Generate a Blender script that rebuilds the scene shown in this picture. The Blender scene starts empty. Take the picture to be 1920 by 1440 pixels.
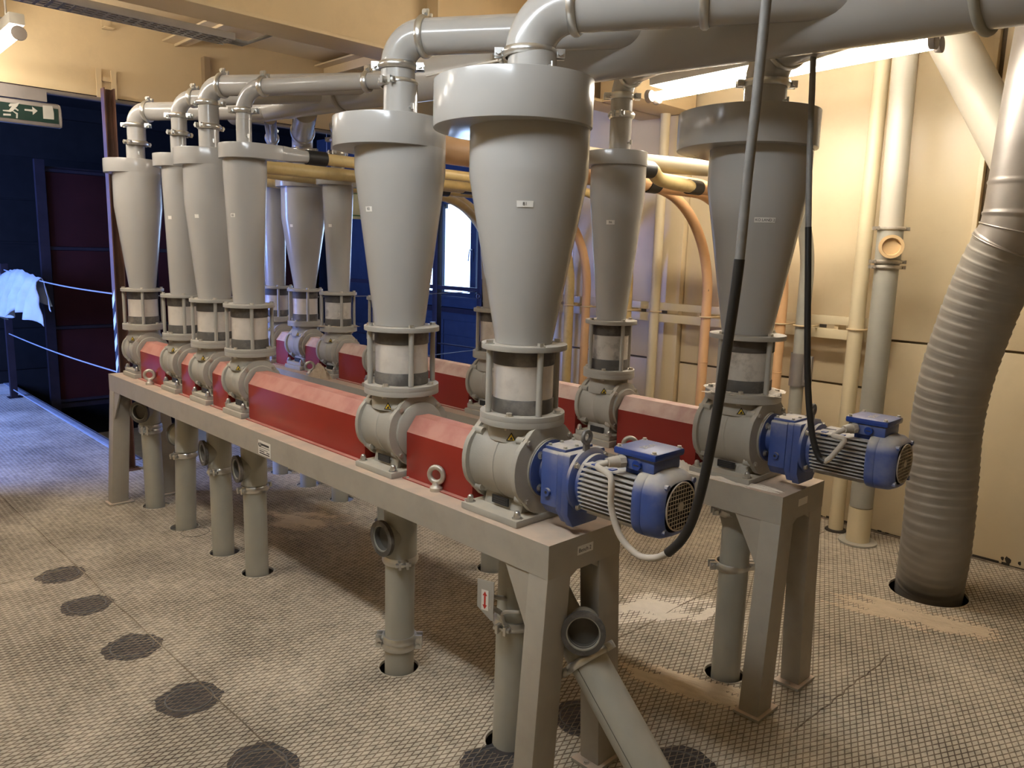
import bpy, bmesh, math, random
from mathutils import Vector as V, Matrix as M, noise as NZ
PI = math.pi
random.seed(7)
SC = bpy.context.scene
COL = SC.collection

# ------------------------------------------------------------------ camera
FPX = 1450.0
CAMZ = 1.6
RW = ((0.69640531, 0.13840691, -0.70417552),      # rows: world x, y, z seen in camera (right, down, forward)
      (0.7171141, -0.09634325, 0.69026469),
      (0.02769485, -0.9856782, -0.1663475))
cd = bpy.data.cameras.new('camera')
cd.sensor_width = 36.0
cd.lens = FPX / 1920.0 * 36.0
cd.clip_start = 0.05
cam = bpy.data.objects.new('camera', cd)
COL.objects.link(cam)
cam.matrix_world = M(((RW[0][0], -RW[0][1], -RW[0][2], 0),
                      (RW[1][0], -RW[1][1], -RW[1][2], 0),
                      (RW[2][0], -RW[2][1], -RW[2][2], CAMZ),
                      (0, 0, 0, 1)))
SC.camera = cam

def _ray(p):
    v = (p[0] - 960.0, p[1] - 720.0, FPX)
    return V([sum(RW[i][k] * v[k] for k in range(3)) for i in range(3)])
def onx(p, x):
    d = _ray(p); t = x / d.x; return V((x, d.y * t, CAMZ + d.z * t))
def ony(p, y):
    d = _ray(p); t = y / d.y; return V((d.x * t, y, CAMZ + d.z * t))
def onz(p, z=0.0):
    d = _ray(p); t = (z - CAMZ) / d.z; return V((d.x * t, d.y * t, z))

# ------------------------------------------------------------------ world, exposure
SC.view_settings.view_transform = 'Standard'
SC.view_settings.look = 'None'
SC.view_settings.exposure = 0.85
SC.view_settings.gamma = 1.0
SC.view_settings.use_curve_mapping = False
w = bpy.data.worlds.new('sky'); SC.world = w
w.use_nodes = True
bg = w.node_tree.nodes['Background']
bg.inputs[0].default_value = (0.62, 0.80, 1.0, 1)
bg.inputs[1].default_value = 2.2

def window_light(name, loc, rot, sx, sy, power, col):
    l = bpy.data.lights.new(name, 'AREA'); l.shape = 'RECTANGLE'; l.size = sx; l.size_y = sy
    l.energy = power; l.color = col
    o = bpy.data.objects.new(name, l); COL.objects.link(o)
    o.location = loc; o.rotation_euler = rot
    return o
# daylight entering the dark room through the window row in its left wall
window_light('daylight_left_window', (-7.7, -2.44, 1.75), (math.radians(90), 0, 0), 2.3, 1.5, 560, (0.13, 0.27, 1.0))
# daylight entering through the window seen between the cyclones
window_light('daylight_right_window', (-6.95, 5.93, 1.6), (math.radians(-90), 0, 0), 2.2, 1.0, 18, (0.33, 0.52, 1.0))

TUBE = 36.0          # radiance of the fluorescent tubes
TUBE_COL = (1.0, 0.925, 0.83)

# ------------------------------------------------------------------ materials
MATS = {}
def _n(nt, typ, **kw):
    n = nt.nodes.new(typ)
    for k, v in kw.items():
        setattr(n, k, v)
    return n
def mat(name, col, rough=0.5, metal=0.0, var=0.12, scale=9.0, dust=0.0, dustcol=(0.62, 0.53, 0.41), stain=None,
        stain_amt=0.0, stain_scale=2.5, bump=0.0, bscale=60.0, coat=0.0, dust_lo=0.35, dust_hi=0.95, trans=0.0, emit=0.0, film=0.22, spec=0.5):
    if name in MATS: return MATS[name]
    m = bpy.data.materials.new(name); m.use_nodes = True
    nt = m.node_tree; b = nt.nodes['Principled BSDF']
    geo = _n(nt, 'ShaderNodeNewGeometry')
    b.inputs['Roughness'].default_value = rough
    b.inputs['Metallic'].default_value = metal
    b.inputs['Specular IOR Level'].default_value = spec
    b.inputs['Coat Weight'].default_value = coat
    b.inputs['Transmission Weight'].default_value = trans
    no = _n(nt, 'ShaderNodeTexNoise'); no.inputs['Scale'].default_value = scale; no.inputs['Detail'].default_value = 5
    nt.links.new(geo.outputs['Position'], no.inputs['Vector'])
    mr = _n(nt, 'ShaderNodeMapRange'); mr.inputs[1].default_value = 0.25; mr.inputs[2].default_value = 0.75
    mr.inputs[3].default_value = 1 - var; mr.inputs[4].default_value = 1 + var
    nt.links.new(no.outputs['Fac'], mr.inputs[0])
    mx = _n(nt, 'ShaderNodeMix', data_type='RGBA', blend_type='MULTIPLY'); mx.inputs[0].default_value = 1
    mx.inputs[6].default_value = (*col, 1)
    nt.links.new(mr.outputs[0], mx.inputs[7])
    cur = mx.outputs[2]
    if stain is not None:
        n2 = _n(nt, 'ShaderNodeTexNoise'); n2.inputs['Scale'].default_value = stain_scale; n2.inputs['Detail'].default_value = 7
        n2.inputs['Roughness'].default_value = 0.65
        nt.links.new(geo.outputs['Position'], n2.inputs['Vector'])
        r2 = _n(nt, 'ShaderNodeMapRange'); r2.inputs[1].default_value = 0.5; r2.inputs[2].default_value = 0.72
        r2.inputs[3].default_value = 0; r2.inputs[4].default_value = stain_amt
        nt.links.new(n2.outputs['Fac'], r2.inputs[0])
        m2 = _n(nt, 'ShaderNodeMix', data_type='RGBA'); m2.inputs[7].default_value = (*stain, 1)
        nt.links.new(r2.outputs[0], m2.inputs[0]); nt.links.new(cur, m2.inputs[6]); cur = m2.outputs[2]
    if dust > 0:
        sp = _n(nt, 'ShaderNodeSeparateXYZ'); nt.links.new(geo.outputs['Normal'], sp.inputs[0])
        r3 = _n(nt, 'ShaderNodeMapRange', interpolation_type='SMOOTHSTEP'); r3.inputs[1].default_value = dust_lo; r3.inputs[2].default_value = dust_hi
        r3.inputs[3].default_value = 0.0; r3.inputs[4].default_value = 1
        nt.links.new(sp.outputs['Z'], r3.inputs[0])
        n3 = _n(nt, 'ShaderNodeTexNoise'); n3.inputs['Scale'].default_value = 14; n3.inputs['Detail'].default_value = 6
        nt.links.new(geo.outputs['Position'], n3.inputs['Vector'])
        r4 = _n(nt, 'ShaderNodeMapRange'); r4.inputs[1].default_value = 0.3; r4.inputs[2].default_value = 0.6
        r4.inputs[3].default_value = dust * 0.6; r4.inputs[4].default_value = dust
        nt.links.new(n3.outputs['Fac'], r4.inputs[0])
        mm = _n(nt, 'ShaderNodeMath', operation='MULTIPLY'); nt.links.new(r3.outputs[0], mm.inputs[0]); nt.links.new(r4.outputs[0], mm.inputs[1])
        ad = _n(nt, 'ShaderNodeMath', operation='MAXIMUM')
        md = _n(nt, 'ShaderNodeMath', operation='MULTIPLY'); md.inputs[1].default_value = film
        nt.links.new(r4.outputs[0], md.inputs[0])
        nt.links.new(mm.outputs[0], ad.inputs[0]); nt.links.new(md.outputs[0], ad.inputs[1])
        m3 = _n(nt, 'ShaderNodeMix', data_type='RGBA'); m3.inputs[7].default_value = (*dustcol, 1)
        nt.links.new(ad.outputs[0], m3.inputs[0]); nt.links.new(cur, m3.inputs[6]); cur = m3.outputs[2]
        rr = _n(nt, 'ShaderNodeMapRange'); rr.inputs[3].default_value = rough; rr.inputs[4].default_value = 0.9
        nt.links.new(ad.outputs[0], rr.inputs[0]); nt.links.new(rr.outputs[0], b.inputs['Roughness'])
    nt.links.new(cur, b.inputs['Base Color'])
    if bump > 0:
        nb = _n(nt, 'ShaderNodeTexNoise'); nb.inputs['Scale'].default_value = bscale; nb.inputs['Detail'].default_value = 4
        nt.links.new(geo.outputs['Position'], nb.inputs['Vector'])
        bp = _n(nt, 'ShaderNodeBump'); bp.inputs['Strength'].default_value = bump; bp.inputs['Distance'].default_value = 0.01
        nt.links.new(nb.outputs['Fac'], bp.inputs['Height']); nt.links.new(bp.outputs[0], b.inputs['Normal'])
    if emit > 0:
        b.inputs['Emission Color'].default_value = (*col, 1); b.inputs['Emission Strength'].default_value = emit
    MATS[name] = m
    return m

GREY = (0.36, 0.348, 0.312)
mat('grey_paint', GREY, 0.34, var=0.05, scale=5, dust=0.55, dustcol=(0.55, 0.48, 0.39))
mat('grey_paint_gloss', (0.37, 0.36, 0.34), 0.15, var=0.035, scale=3, dust=0.35, dustcol=(0.55, 0.48, 0.39))
mat('grey_casting', (0.35, 0.338, 0.298), 0.55, var=0.08, scale=12, dust=0.8, dustcol=(0.56, 0.49, 0.38), bump=0.08, bscale=240)
mat('grey_pipe', (0.34, 0.335, 0.285), 0.4, var=0.07, scale=7, dust=0.4)
mat('bench_paint', (0.315, 0.306, 0.264), 0.5, var=0.06, scale=8, dust=0.92, dustcol=(0.62, 0.47, 0.35), stain=(0.16, 0.14, 0.11), stain_amt=0.25, stain_scale=9, dust_lo=0.6)
mat('red_paint', (0.30, 0.018, 0.010), 0.30, var=0.08, scale=5, dust=0.72, dustcol=(0.60, 0.33, 0.26), dust_lo=0.3, dust_hi=0.62, film=0.03)
mat('red_paint_dusty', (0.27, 0.018, 0.012), 0.4, var=0.08, scale=5, dust=0.97, dustcol=(0.66, 0.49, 0.41), dust_lo=0.25, dust_hi=0.5, film=0.02)
mat('joint_brown', (0.17, 0.125, 0.075), 0.8, var=0.2)
mat('zinc', (0.62, 0.62, 0.60), 0.28, metal=0.9, var=0.1, scale=30)
mat('zinc_dusty', (0.52, 0.49, 0.43), 0.42, metal=0.7, var=0.15, scale=40, dust=0.5)
mat('dark_rubber', (0.085, 0.077, 0.068), 0.65, var=0.2, scale=14, stain=(0.32, 0.28, 0.24), stain_amt=0.55, stain_scale=11)
mat('black_rubber', (0.015, 0.014, 0.013), 0.45, var=0.2)
mat('frosted_glass', (0.70, 0.64, 0.57), 0.32, var=0.1, scale=14, stain=(0.33, 0.29, 0.25), stain_amt=0.35, stain_scale=16, coat=0.5, trans=0.12)
mat('smeared_glass', (0.62, 0.58, 0.52), 0.3, var=0.15, scale=18, stain=(0.17, 0.15, 0.13), stain_amt=0.9, stain_scale=14, coat=0.5, trans=0.12)
mat('blue_paint', (0.012, 0.055, 0.26), 0.28, var=0.12, scale=16, dust=0.95, dustcol=(0.55, 0.50, 0.42), stain=(0.26, 0.27, 0.32), stain_amt=0.3, stain_scale=7, dust_lo=0.02, dust_hi=0.7, film=0.10)
mat('blue_paint_clean', (0.012, 0.045, 0.25), 0.2, var=0.12, scale=16, dust=0.3, dustcol=(0.5, 0.48, 0.45), film=0.03)
mat('fin_dusty', (0.34, 0.335, 0.34), 0.6, var=0.15, scale=20, dust=0.8, dustcol=(0.6, 0.55, 0.47))
mat('post_shadow_tone', (0.30, 0.215, 0.125), 0.5, var=0.1)  # shadow side of the cream lintel post, put into its colour as brown
mat('plate_print', (0.06, 0.06, 0.06), 0.5)
mat('plate_black', (0.018, 0.018, 0.02), 0.35, var=0.3, scale=60)
mat('label_white', (0.75, 0.72, 0.66), 0.55, var=0.04)
mat('ink', (0.03, 0.028, 0.025), 0.6)
mat('yellow_sticker', (0.75, 0.52, 0.03), 0.5)
mat('red_ink', (0.5, 0.03, 0.02), 0.5)
mat('cream_wall', (0.68, 0.56, 0.36), 0.38, var=0.05, scale=2.0, stain=(0.50, 0.38, 0.22), stain_amt=0.35, stain_scale=1.6)
mat('cream_paint', (0.66, 0.51, 0.295), 0.5, var=0.06, scale=3, stain=(0.42, 0.31, 0.19), stain_amt=0.35, stain_scale=3)
mat('cream_pipe', (0.66, 0.56, 0.36), 0.4, var=0.06, scale=5, dust=0.3)
mat('yellow_pipe', (0.62, 0.46, 0.19), 0.42, var=0.12, scale=8, dust=0.45, dustcol=(0.6, 0.45, 0.25), stain=(0.2, 0.12, 0.05), stain_amt=0.25, stain_scale=20)
mat('orange_pipe', (0.73, 0.43, 0.21), 0.42, var=0.1, scale=6, dust=0.35, dustcol=(0.62, 0.42, 0.25))
mat('joint_dark', (0.04, 0.03, 0.02), 0.8, var=0.3)
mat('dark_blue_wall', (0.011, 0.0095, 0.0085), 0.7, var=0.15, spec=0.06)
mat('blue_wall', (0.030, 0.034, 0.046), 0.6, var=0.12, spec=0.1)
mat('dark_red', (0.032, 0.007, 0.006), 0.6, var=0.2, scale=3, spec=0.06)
mat('brown_steel', (0.13, 0.062, 0.04), 0.5, var=0.25, scale=6, stain=(0.05, 0.03, 0.025), stain_amt=0.6)
mat('purple_steel', (0.018, 0.012, 0.015), 0.55, var=0.2, spec=0.15)
mat('galvanised', (0.34, 0.32, 0.30), 0.42, metal=0.65, var=0.12, scale=9, dust=0.3)
mat('galvanised_dusty', (0.27, 0.255, 0.23), 0.58, metal=0.35, var=0.12, scale=9, dust=0.6)
mat('beige_pipe', (0.50, 0.46, 0.37), 0.4, var=0.06, scale=5, dust=0.3)
mat('powder_beige', (0.66, 0.54, 0.39), 0.95, var=0.07, scale=25, bump=0.25, bscale=160)
mat('powder_pale', (0.80, 0.72, 0.61), 0.95, var=0.05, scale=30, bump=0.3, bscale=140)
mat('powder_brown', (0.42, 0.32, 0.22), 0.95, var=0.08, scale=30, bump=0.3, bscale=140)
mat('burnt_steel', (0.035, 0.032, 0.033), 0.6, var=0.4, scale=25, stain=(0.13, 0.085, 0.07), stain_amt=0.5, stain_scale=12)
mat('weld_grey', (0.17, 0.16, 0.15), 0.5, metal=0.4, var=0.3, scale=40)
mat('cable_grey', (0.17, 0.165, 0.16), 0.5, var=0.2, scale=30, dust=0.3)
mat('cable_pale', (0.50, 0.45, 0.38), 0.7, var=0.12, scale=20)
mat('cloth', (0.34, 0.33, 0.32), 0.9, var=0.1, scale=9, stain=(0.45, 0.32, 0.2), stain_amt=0.4, stain_scale=5)
mat('sign_green', (0.006, 0.024, 0.018), 0.3)
mat('sign_white', (0.36, 0.34, 0.29), 0.4)
mat('sign_body', (0.19, 0.165, 0.145), 0.4)
mat('shaded_port_inside', (0.09, 0.083, 0.072), 0.8, var=0.3)  # dirty pipe interior, with the shade of a deep port painted in
mat('cap_tan', (0.62, 0.43, 0.22), 0.6)
mat('sign_yellow', (0.72, 0.68, 0.36), 0.5)
mat('sign_rim', (0.10, 0.22, 0.05), 0.5)
mat('tape_white', (0.55, 0.6, 0.55), 0.5)
mat('tape_black', (0.012, 0.012, 0.015), 0.5)
mat('pale_steel', (0.26, 0.26, 0.27), 0.5, var=0.15)
mat('white_lens', (0.8, 0.8, 0.78), 0.3)
mat('below', (0.5, 0.38, 0.22), 0.8)
def glass_mat():
    m = bpy.data.materials.new('window_glass'); m.use_nodes = True
    b = m.node_tree.nodes['Principled BSDF']
    b.inputs['Base Color'].default_value = (0.95, 0.98, 1, 1); b.inputs['Roughness'].default_value = 0.02
    b.inputs['Transmission Weight'].default_value = 1.0; b.inputs['IOR'].default_value = 1.05
    MATS['window_glass'] = m
glass_mat()
def tube_mat(name, col, k):
    m = bpy.data.materials.new(name); m.use_nodes = True
    nt = m.node_tree; nt.nodes.clear()
    e = nt.nodes.new('ShaderNodeEmission'); o = nt.nodes.new('ShaderNodeOutputMaterial')
    e.inputs[0].default_value = (*col, 1); e.inputs[1].default_value = TUBE * k
    nt.links.new(e.outputs[0], o.inputs[0]); MATS[name] = m
tube_mat('lit_tube', TUBE_COL, 1.0)
tube_mat('lit_tube_cool', (0.86, 0.93, 1.0), 1.35)
tube_mat('lit_tube_mid', (1.0, 0.94, 0.86), 1.5)
tube_mat('lit_tube_bright', (1.0, 0.91, 0.79), 1.5)
def floor_mats():
    # powder-covered steel plate; the ribs of the tread show through where the powder is thin
    for name, rib in (('floor_plate', 0), ('tread_rib', 1)):
        m = bpy.data.materials.new(name); m.use_nodes = True
        nt = m.node_tree; b = nt.nodes['Principled BSDF']; b.inputs['Roughness'].default_value = 0.8
        geo = _n(nt, 'ShaderNodeNewGeometry')
        n1 = _n(nt, 'ShaderNodeTexNoise'); n1.inputs['Scale'].default_value = 1.7; n1.inputs['Detail'].default_value = 8; n1.inputs['Roughness'].default_value = 0.62
        nt.links.new(geo.outputs['Position'], n1.inputs['Vector'])
        n2 = _n(nt, 'ShaderNodeTexNoise'); n2.inputs['Scale'].default_value = 28; n2.inputs['Detail'].default_value = 5
        nt.links.new(geo.outputs['Position'], n2.inputs['Vector'])
        cr = _n(nt, 'ShaderNodeValToRGB'); e = cr.color_ramp.elements
        if not rib:
            e[0].position = 0.30; e[0].color = (0.36, 0.31, 0.235, 1)
            e[1].position = 0.66; e[1].color = (0.61, 0.535, 0.42, 1)
        else:
            e[0].position = 0.36; e[0].color = (0.12, 0.088, 0.06, 1)
            e[1].position = 0.66; e[1].color = (0.40, 0.325, 0.235, 1)
        nt.links.new(n1.outputs['Fac'], cr.inputs[0])
        cr2 = _n(nt, 'ShaderNodeValToRGB'); e = cr2.color_ramp.elements
        e[0].position = 0.28; e[0].color = (0.55, 0.55, 0.55, 1) if rib else (0.80, 0.80, 0.80, 1)
        e[1].position = 0.6; e[1].color = (1.1, 1.1, 1.1, 1)
        nt.links.new(n2.outputs['Fac'], cr2.inputs[0])
        mx = _n(nt, 'ShaderNodeMix', data_type='RGBA', blend_type='MULTIPLY'); mx.inputs[0].default_value = 1
        nt.links.new(cr.outputs[0], mx.inputs[6]); nt.links.new(cr2.outputs[0], mx.inputs[7])
        nt.links.new(mx.outputs[2], b.inputs['Base Color'])
        MATS[name] = m
floor_mats()

# ------------------------------------------------------------------ mesh helpers
ORI = {}
def frame(p, z, xh=None):
    z = V(z).normalized()
    xh = V(xh) if xh is not None else (V((0, 0, 1)) if abs(z.z) < 0.9 else V((1, 0, 0)))
    y = z.cross(xh).normalized(); x = y.cross(z)
    return M(((x.x, y.x, z.x, p[0]), (x.y, y.y, z.y, p[1]), (x.z, y.z, z.z, p[2]), (0, 0, 0, 1)))
class MB:
    def __init__(s): s.v = []; s.f = []
    def add(s, vs, fs, mw=None):
        k = len(s.v)
        s.v += [tuple(mw @ V(a)) if mw is not None else tuple(a) for a in vs]
        s.f += [tuple(i + k for i in f) for f in fs]
        return s
    def box(s, a, b, mw=None):
        x0, y0, z0 = a; x1, y1, z1 = b
        vs = [(x0, y0, z0), (x1, y0, z0), (x1, y1, z0), (x0, y1, z0), (x0, y0, z1), (x1, y0, z1), (x1, y1, z1), (x0, y1, z1)]
        return s.add(vs, [(0, 3, 2, 1), (4, 5, 6, 7), (0, 1, 5, 4), (1, 2, 6, 5), (2, 3, 7, 6), (3, 0, 4, 7)], mw)
    def lathe(s, prof, n=32, mw=None, caps=True, a0=0.0, a1=2 * PI):
        full = abs(a1 - a0 - 2 * PI) < 1e-6
        m = n if full else n + 1
        vs = []; fs = []
        for r, z in prof:
            for i in range(m):
                a = a0 + (a1 - a0) * i / n
                vs.append((r * math.cos(a), r * math.sin(a), z))
        for j in range(len(prof) - 1):
            for i in range(n):
                i2 = (i + 1) % m
                fs.append((j * m + i, j * m + i2, (j + 1) * m + i2, (j + 1) * m + i))
        if caps and full:
            fs.append(tuple(range(m - 1, -1, -1))); k = (len(prof) - 1) * m
            fs.append(tuple(range(k, k + m)))
        return s.add(vs, fs, mw)
    def cyl(s, p0, p1, r0, r1=None, n=24, caps=True):
        p0 = V(p0); p1 = V(p1); r1 = r0 if r1 is None else r1
        return s.lathe([(r0, 0), (r1, (p1 - p0).length)], n, frame(p0, p1 - p0), caps)
    def tube(s, pts, r, n=16, caps=True):
        pts = [V(p) for p in pts]; rs = r if isinstance(r, (list, tuple)) else [r] * len(pts)
        t0 = (pts[1] - pts[0]).normalized()
        x = t0.orthogonal().normalized(); vs = []; fs = []; prev = t0
        for i, p in enumerate(pts):
            t = (pts[min(i + 1, len(pts) - 1)] - pts[max(i - 1, 0)]).normalized()
            q = prev.rotation_difference(t); x = (q @ x).normalized(); prev = t
            y = t.cross(x)
            for k in range(n):
                a = 2 * PI * k / n
                vs.append(p + (x * math.cos(a) + y * math.sin(a)) * rs[i])
        for i in range(len(pts) - 1):
            for k in range(n):
                k2 = (k + 1) % n
                fs.append((i * n + k, i * n + k2, (i + 1) * n + k2, (i + 1) * n + k))
        if caps:
            fs.append(tuple(range(n - 1, -1, -1))); k = (len(pts) - 1) * n; fs.append(tuple(range(k, k + n)))
        return s.add(vs, fs)
    def torus(s, c, ax, R, r, n=32, m=8, a0=0.0, a1=2 * PI, xh=None):
        f = frame(c, ax, xh); full = abs(a1 - a0 - 2 * PI) < 1e-6; N = n if full else n + 1
        vs = []; fs = []
        for i in range(N):
            a = a0 + (a1 - a0) * i / n
            for k in range(m):
                b = 2 * PI * k / m
                q = R + r * math.cos(b)
                vs.append((q * math.cos(a), q * math.sin(a), r * math.sin(b)))
        for i in range(n):
            i2 = (i + 1) % N
            for k in range(m):
                k2 = (k + 1) % m
                fs.append((i * m + k, i2 * m + k, i2 * m + k2, i * m + k2))
        if not full:
            fs.append(tuple(range(m))); fs.append(tuple((N - 1) * m + k for k in range(m - 1, -1, -1)))
        return s.add(vs, fs, f)
    def prism(s, poly, h0, h1, mw=None):
        n = len(poly)
        vs = [(x, y, h0) for x, y in poly] + [(x, y, h1) for x, y in poly]
        fs = [tuple(range(n - 1, -1, -1)), tuple(range(n, 2 * n))] + [(i, (i + 1) % n, n + (i + 1) % n, n + i) for i in range(n)]
        return s.add(vs, fs, mw)
    def mesh(s, name, origin=(0, 0, 0), bevel=0.0, smooth=38.0):
        o = V(origin); me = bpy.data.meshes.new(name)
        me.from_pydata([tuple(V(a) - o) for a in s.v], [], s.f)
        bm = bmesh.new(); bm.from_mesh(me)
        bmesh.ops.recalc_face_normals(bm, faces=bm.faces)
        if bevel > 0:
            es = [e for e in bm.edges if len(e.link_faces) == 2 and e.calc_face_angle(0) > math.radians(40)]
            bmesh.ops.bevel(bm, geom=es, offset=bevel, segments=2, profile=0.6, affect='EDGES', clamp_overlap=True)
        bm.to_mesh(me); bm.free()
        if smooth:
            me.polygons.foreach_set('use_smooth', [True] * len(me.polygons))
            me.set_sharp_from_angle(angle=math.radians(smooth))
        return me
    def obj(s, name, material, parent=None, bevel=0.0, smooth=38.0, origin=None, **tags):
        if parent is not None: o = ORI[parent.name]
        elif origin is not None: o = V(origin)
        else:
            xs = [a[0] for a in s.v]; ys = [a[1] for a in s.v]; zs = [a[2] for a in s.v]
            o = V(((min(xs) + max(xs)) / 2, (min(ys) + max(ys)) / 2, min(zs)))
        me = s.mesh(name, o, bevel, smooth)
        return place(name, me, material, parent, o, **tags)
def place(name, me, material, parent, o, **tags):
    if material is not None and not me.materials: me.materials.append(MATS[material])
    ob = bpy.data.objects.new(name, me); COL.objects.link(ob)
    ORI[ob.name] = V(o)
    if parent is None: ob.location = o
    else: ob.parent = parent
    for k, v in tags.items(): ob[k] = v
    return ob
def thing(name, loc, label, category, group=None):
    e = bpy.data.objects.new(name, None); COL.objects.link(e)
    e.empty_display_size = 0.1; e.location = loc; ORI[e.name] = V(loc)
    e['label'] = label; e['category'] = category
    if group: e['group'] = group
    return e
def inst(name, me, parent, mw):                    # a small repeated part that shares mesh data
    ob = bpy.data.objects.new(name, me); COL.objects.link(ob); ob.parent = parent
    ORI[ob.name] = ORI[parent.name]
    ob.matrix_local = M.Translation(-ORI[parent.name]) @ mw
    return ob
def shared(name, mb, material, bevel=0.0):
    me = mb.mesh(name, (0, 0, 0), bevel); me.materials.append(MATS[material]); return me
def hexpts(r): return [(r * math.cos(PI / 3 * k), r * math.sin(PI / 3 * k)) for k in range(6)]
BOLT = shared('bolt', MB().lathe([(1.35, 0), (1.35, 0.22)], 14).prism(hexpts(1.0), 0.22, 1.0), 'zinc', 0.0)
BOLT_D = shared('bolt_dusty', MB().lathe([(1.35, 0), (1.35, 0.22)], 14).prism(hexpts(1.0), 0.22, 1.0), 'zinc_dusty', 0.0)
CAPNUT = shared('cap_nut', MB().lathe([(1.5, 0), (1.5, 0.25)], 14).prism(hexpts(1.05), 0.25, 1.0).lathe([(0.88, 1.0), (0.88, 1.3), (0.80, 1.62), (0.58, 1.90), (0.3, 2.05), (0.02, 2.1)], 16), 'zinc', 0.0)
BOLT_G = shared('bolt_painted', MB().lathe([(1.3, 0), (1.3, 0.2)], 12).prism(hexpts(1.0), 0.2, 1.0), 'grey_casting', 0.0)
def bolt(parent, p, d, r, me=None, name='bolt'):
    return inst(name, me or BOLT, parent, frame(p, d) @ M.Diagonal((r, r, r, 1)))

def text_mesh(s, size, material):
    cu = bpy.data.curves.new('t', 'FONT'); cu.body = s; cu.size = size; cu.align_x = 'CENTER'; cu.align_y = 'CENTER'; cu.extrude = 0.0002
    ob = bpy.data.objects.new('t', cu); COL.objects.link(ob)
    dg = bpy.context.evaluated_depsgraph_get()
    me = bpy.data.meshes.new_from_object(ob.evaluated_get(dg))
    bpy.data.objects.remove(ob); bpy.data.curves.remove(cu)
    me.materials.clear(); me.materials.append(MATS[material])
    return me
def text(parent, s, p, normal, up, size, material='ink'):
    n = V(normal).normalized(); u = V(up).normalized(); x = u.cross(n).normalized(); u = n.cross(x)
    mw = M(((x.x, u.x, n.x, p[0]), (x.y, u.y, n.y, p[1]), (x.z, u.z, n.z, p[2]), (0, 0, 0, 1)))
    return inst('lettering', text_mesh(s, size, material), parent, mw)

def clamp(parent, c, ax, r, lug=(1, 0, 0), w=0.012, material='zinc', two=True):
    """quick-release ring clamp round a pipe: ring, and lugs whose bolts stick out sideways"""
    c = V(c); ax = V(ax).normalized()
    l = V(lug); l = (l - ax * l.dot(ax)).normalized(); t = ax.cross(l)
    mb = MB()
    mw = frame(c, ax)
    mb.lathe([(r - 0.001, -w), (r + 0.006, -w), (r + 0.011, -w * 0.4), (r + 0.011, w * 0.4), (r + 0.006, w), (r - 0.001, w)], 32, mw, caps=False)
    ring = mb.obj('clamp', material, parent)
    for sgn in ((1, -1) if two else (1,)):
        q = c + l * sgn * (r + 0.018)
        f = M(((l.x, t.x, ax.x, q.x), (l.y, t.y, ax.y, q.y), (l.z, t.z, ax.z, q.z), (0, 0, 0, 1)))
        lm = MB()
        lm.box((-0.012, -0.020, -w * 0.95), (0.013, -0.011, w * 0.95), f).box((-0.012, 0.009, -w * 0.95), (0.013, 0.018, w * 0.95), f)
        lm.cyl(q - t * 0.026, q + t * 0.026, 0.0045, n=8)
        lm.cyl(q - t * 0.030, q - t * 0.020, 0.009, n=6).cyl(q + t * 0.018, q + t * 0.027, 0.009, n=6)
        lm.obj('clamp_lug', material, ring if parent.type == 'EMPTY' else parent)
    return ring
def arc(c, a, b, R, n=10):
    """points on a quarter bend: from c - a*R ... direction a then direction b"""
    c = V(c); a = V(a).normalized(); b = V(b).normalized()
    ctr = c + b * R
    return [ctr - b * R * math.cos(t) + a * R * math.sin(t) for t in [PI / 2 * i / n for i in range(n + 1)]]

# ================================================================== the setting
YW = 4.72            # face of the wall beside the pipes
XL = -5.9            # wall with the wide opening
ZC = 3.1             # ceiling
ZB = 0.81            # bench top
def struct(name, mb, material, **kw):
    return mb.obj(name, material, None, kind='structure', **kw)

ROW1 = 1.655; ROW2 = 2.59
C1 = [-4.855, -4.245, -3.855, -3.463, -2.262, -1.640]
C2 = [-5.00, -4.608, -4.205, -3.69, -2.76, -2.052, -1.418]
HOLES = []
FL1 = [(-4.81, 1.655), (-4.335, 1.64), (-3.83, 1.65), (-3.468, 1.66), (-2.275, 1.657), (-1.655, 1.655)]
FL2 = [(x, ROW2) for x in C2[:-1]] + [(-1.397, 2.586)]
for (x, y) in FL1 + FL2: HOLES.append((x + random.uniform(-.008, .008), y + random.uniform(0.0, .012), 0.076))
WALLP = {'yellow_a': -3.985, 'orange_a': -3.815, 'cream': -3.245, 'orange_b': -2.775, 'orange_c': -2.25, 'grey_flat': -2.11, 'yellow_b': -1.815, 'grey_tee': -1.643}
HOLES.append((-1.125, 4.04, 0.178))
HOLES.append((-0.93, 1.66, 0.085))

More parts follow.
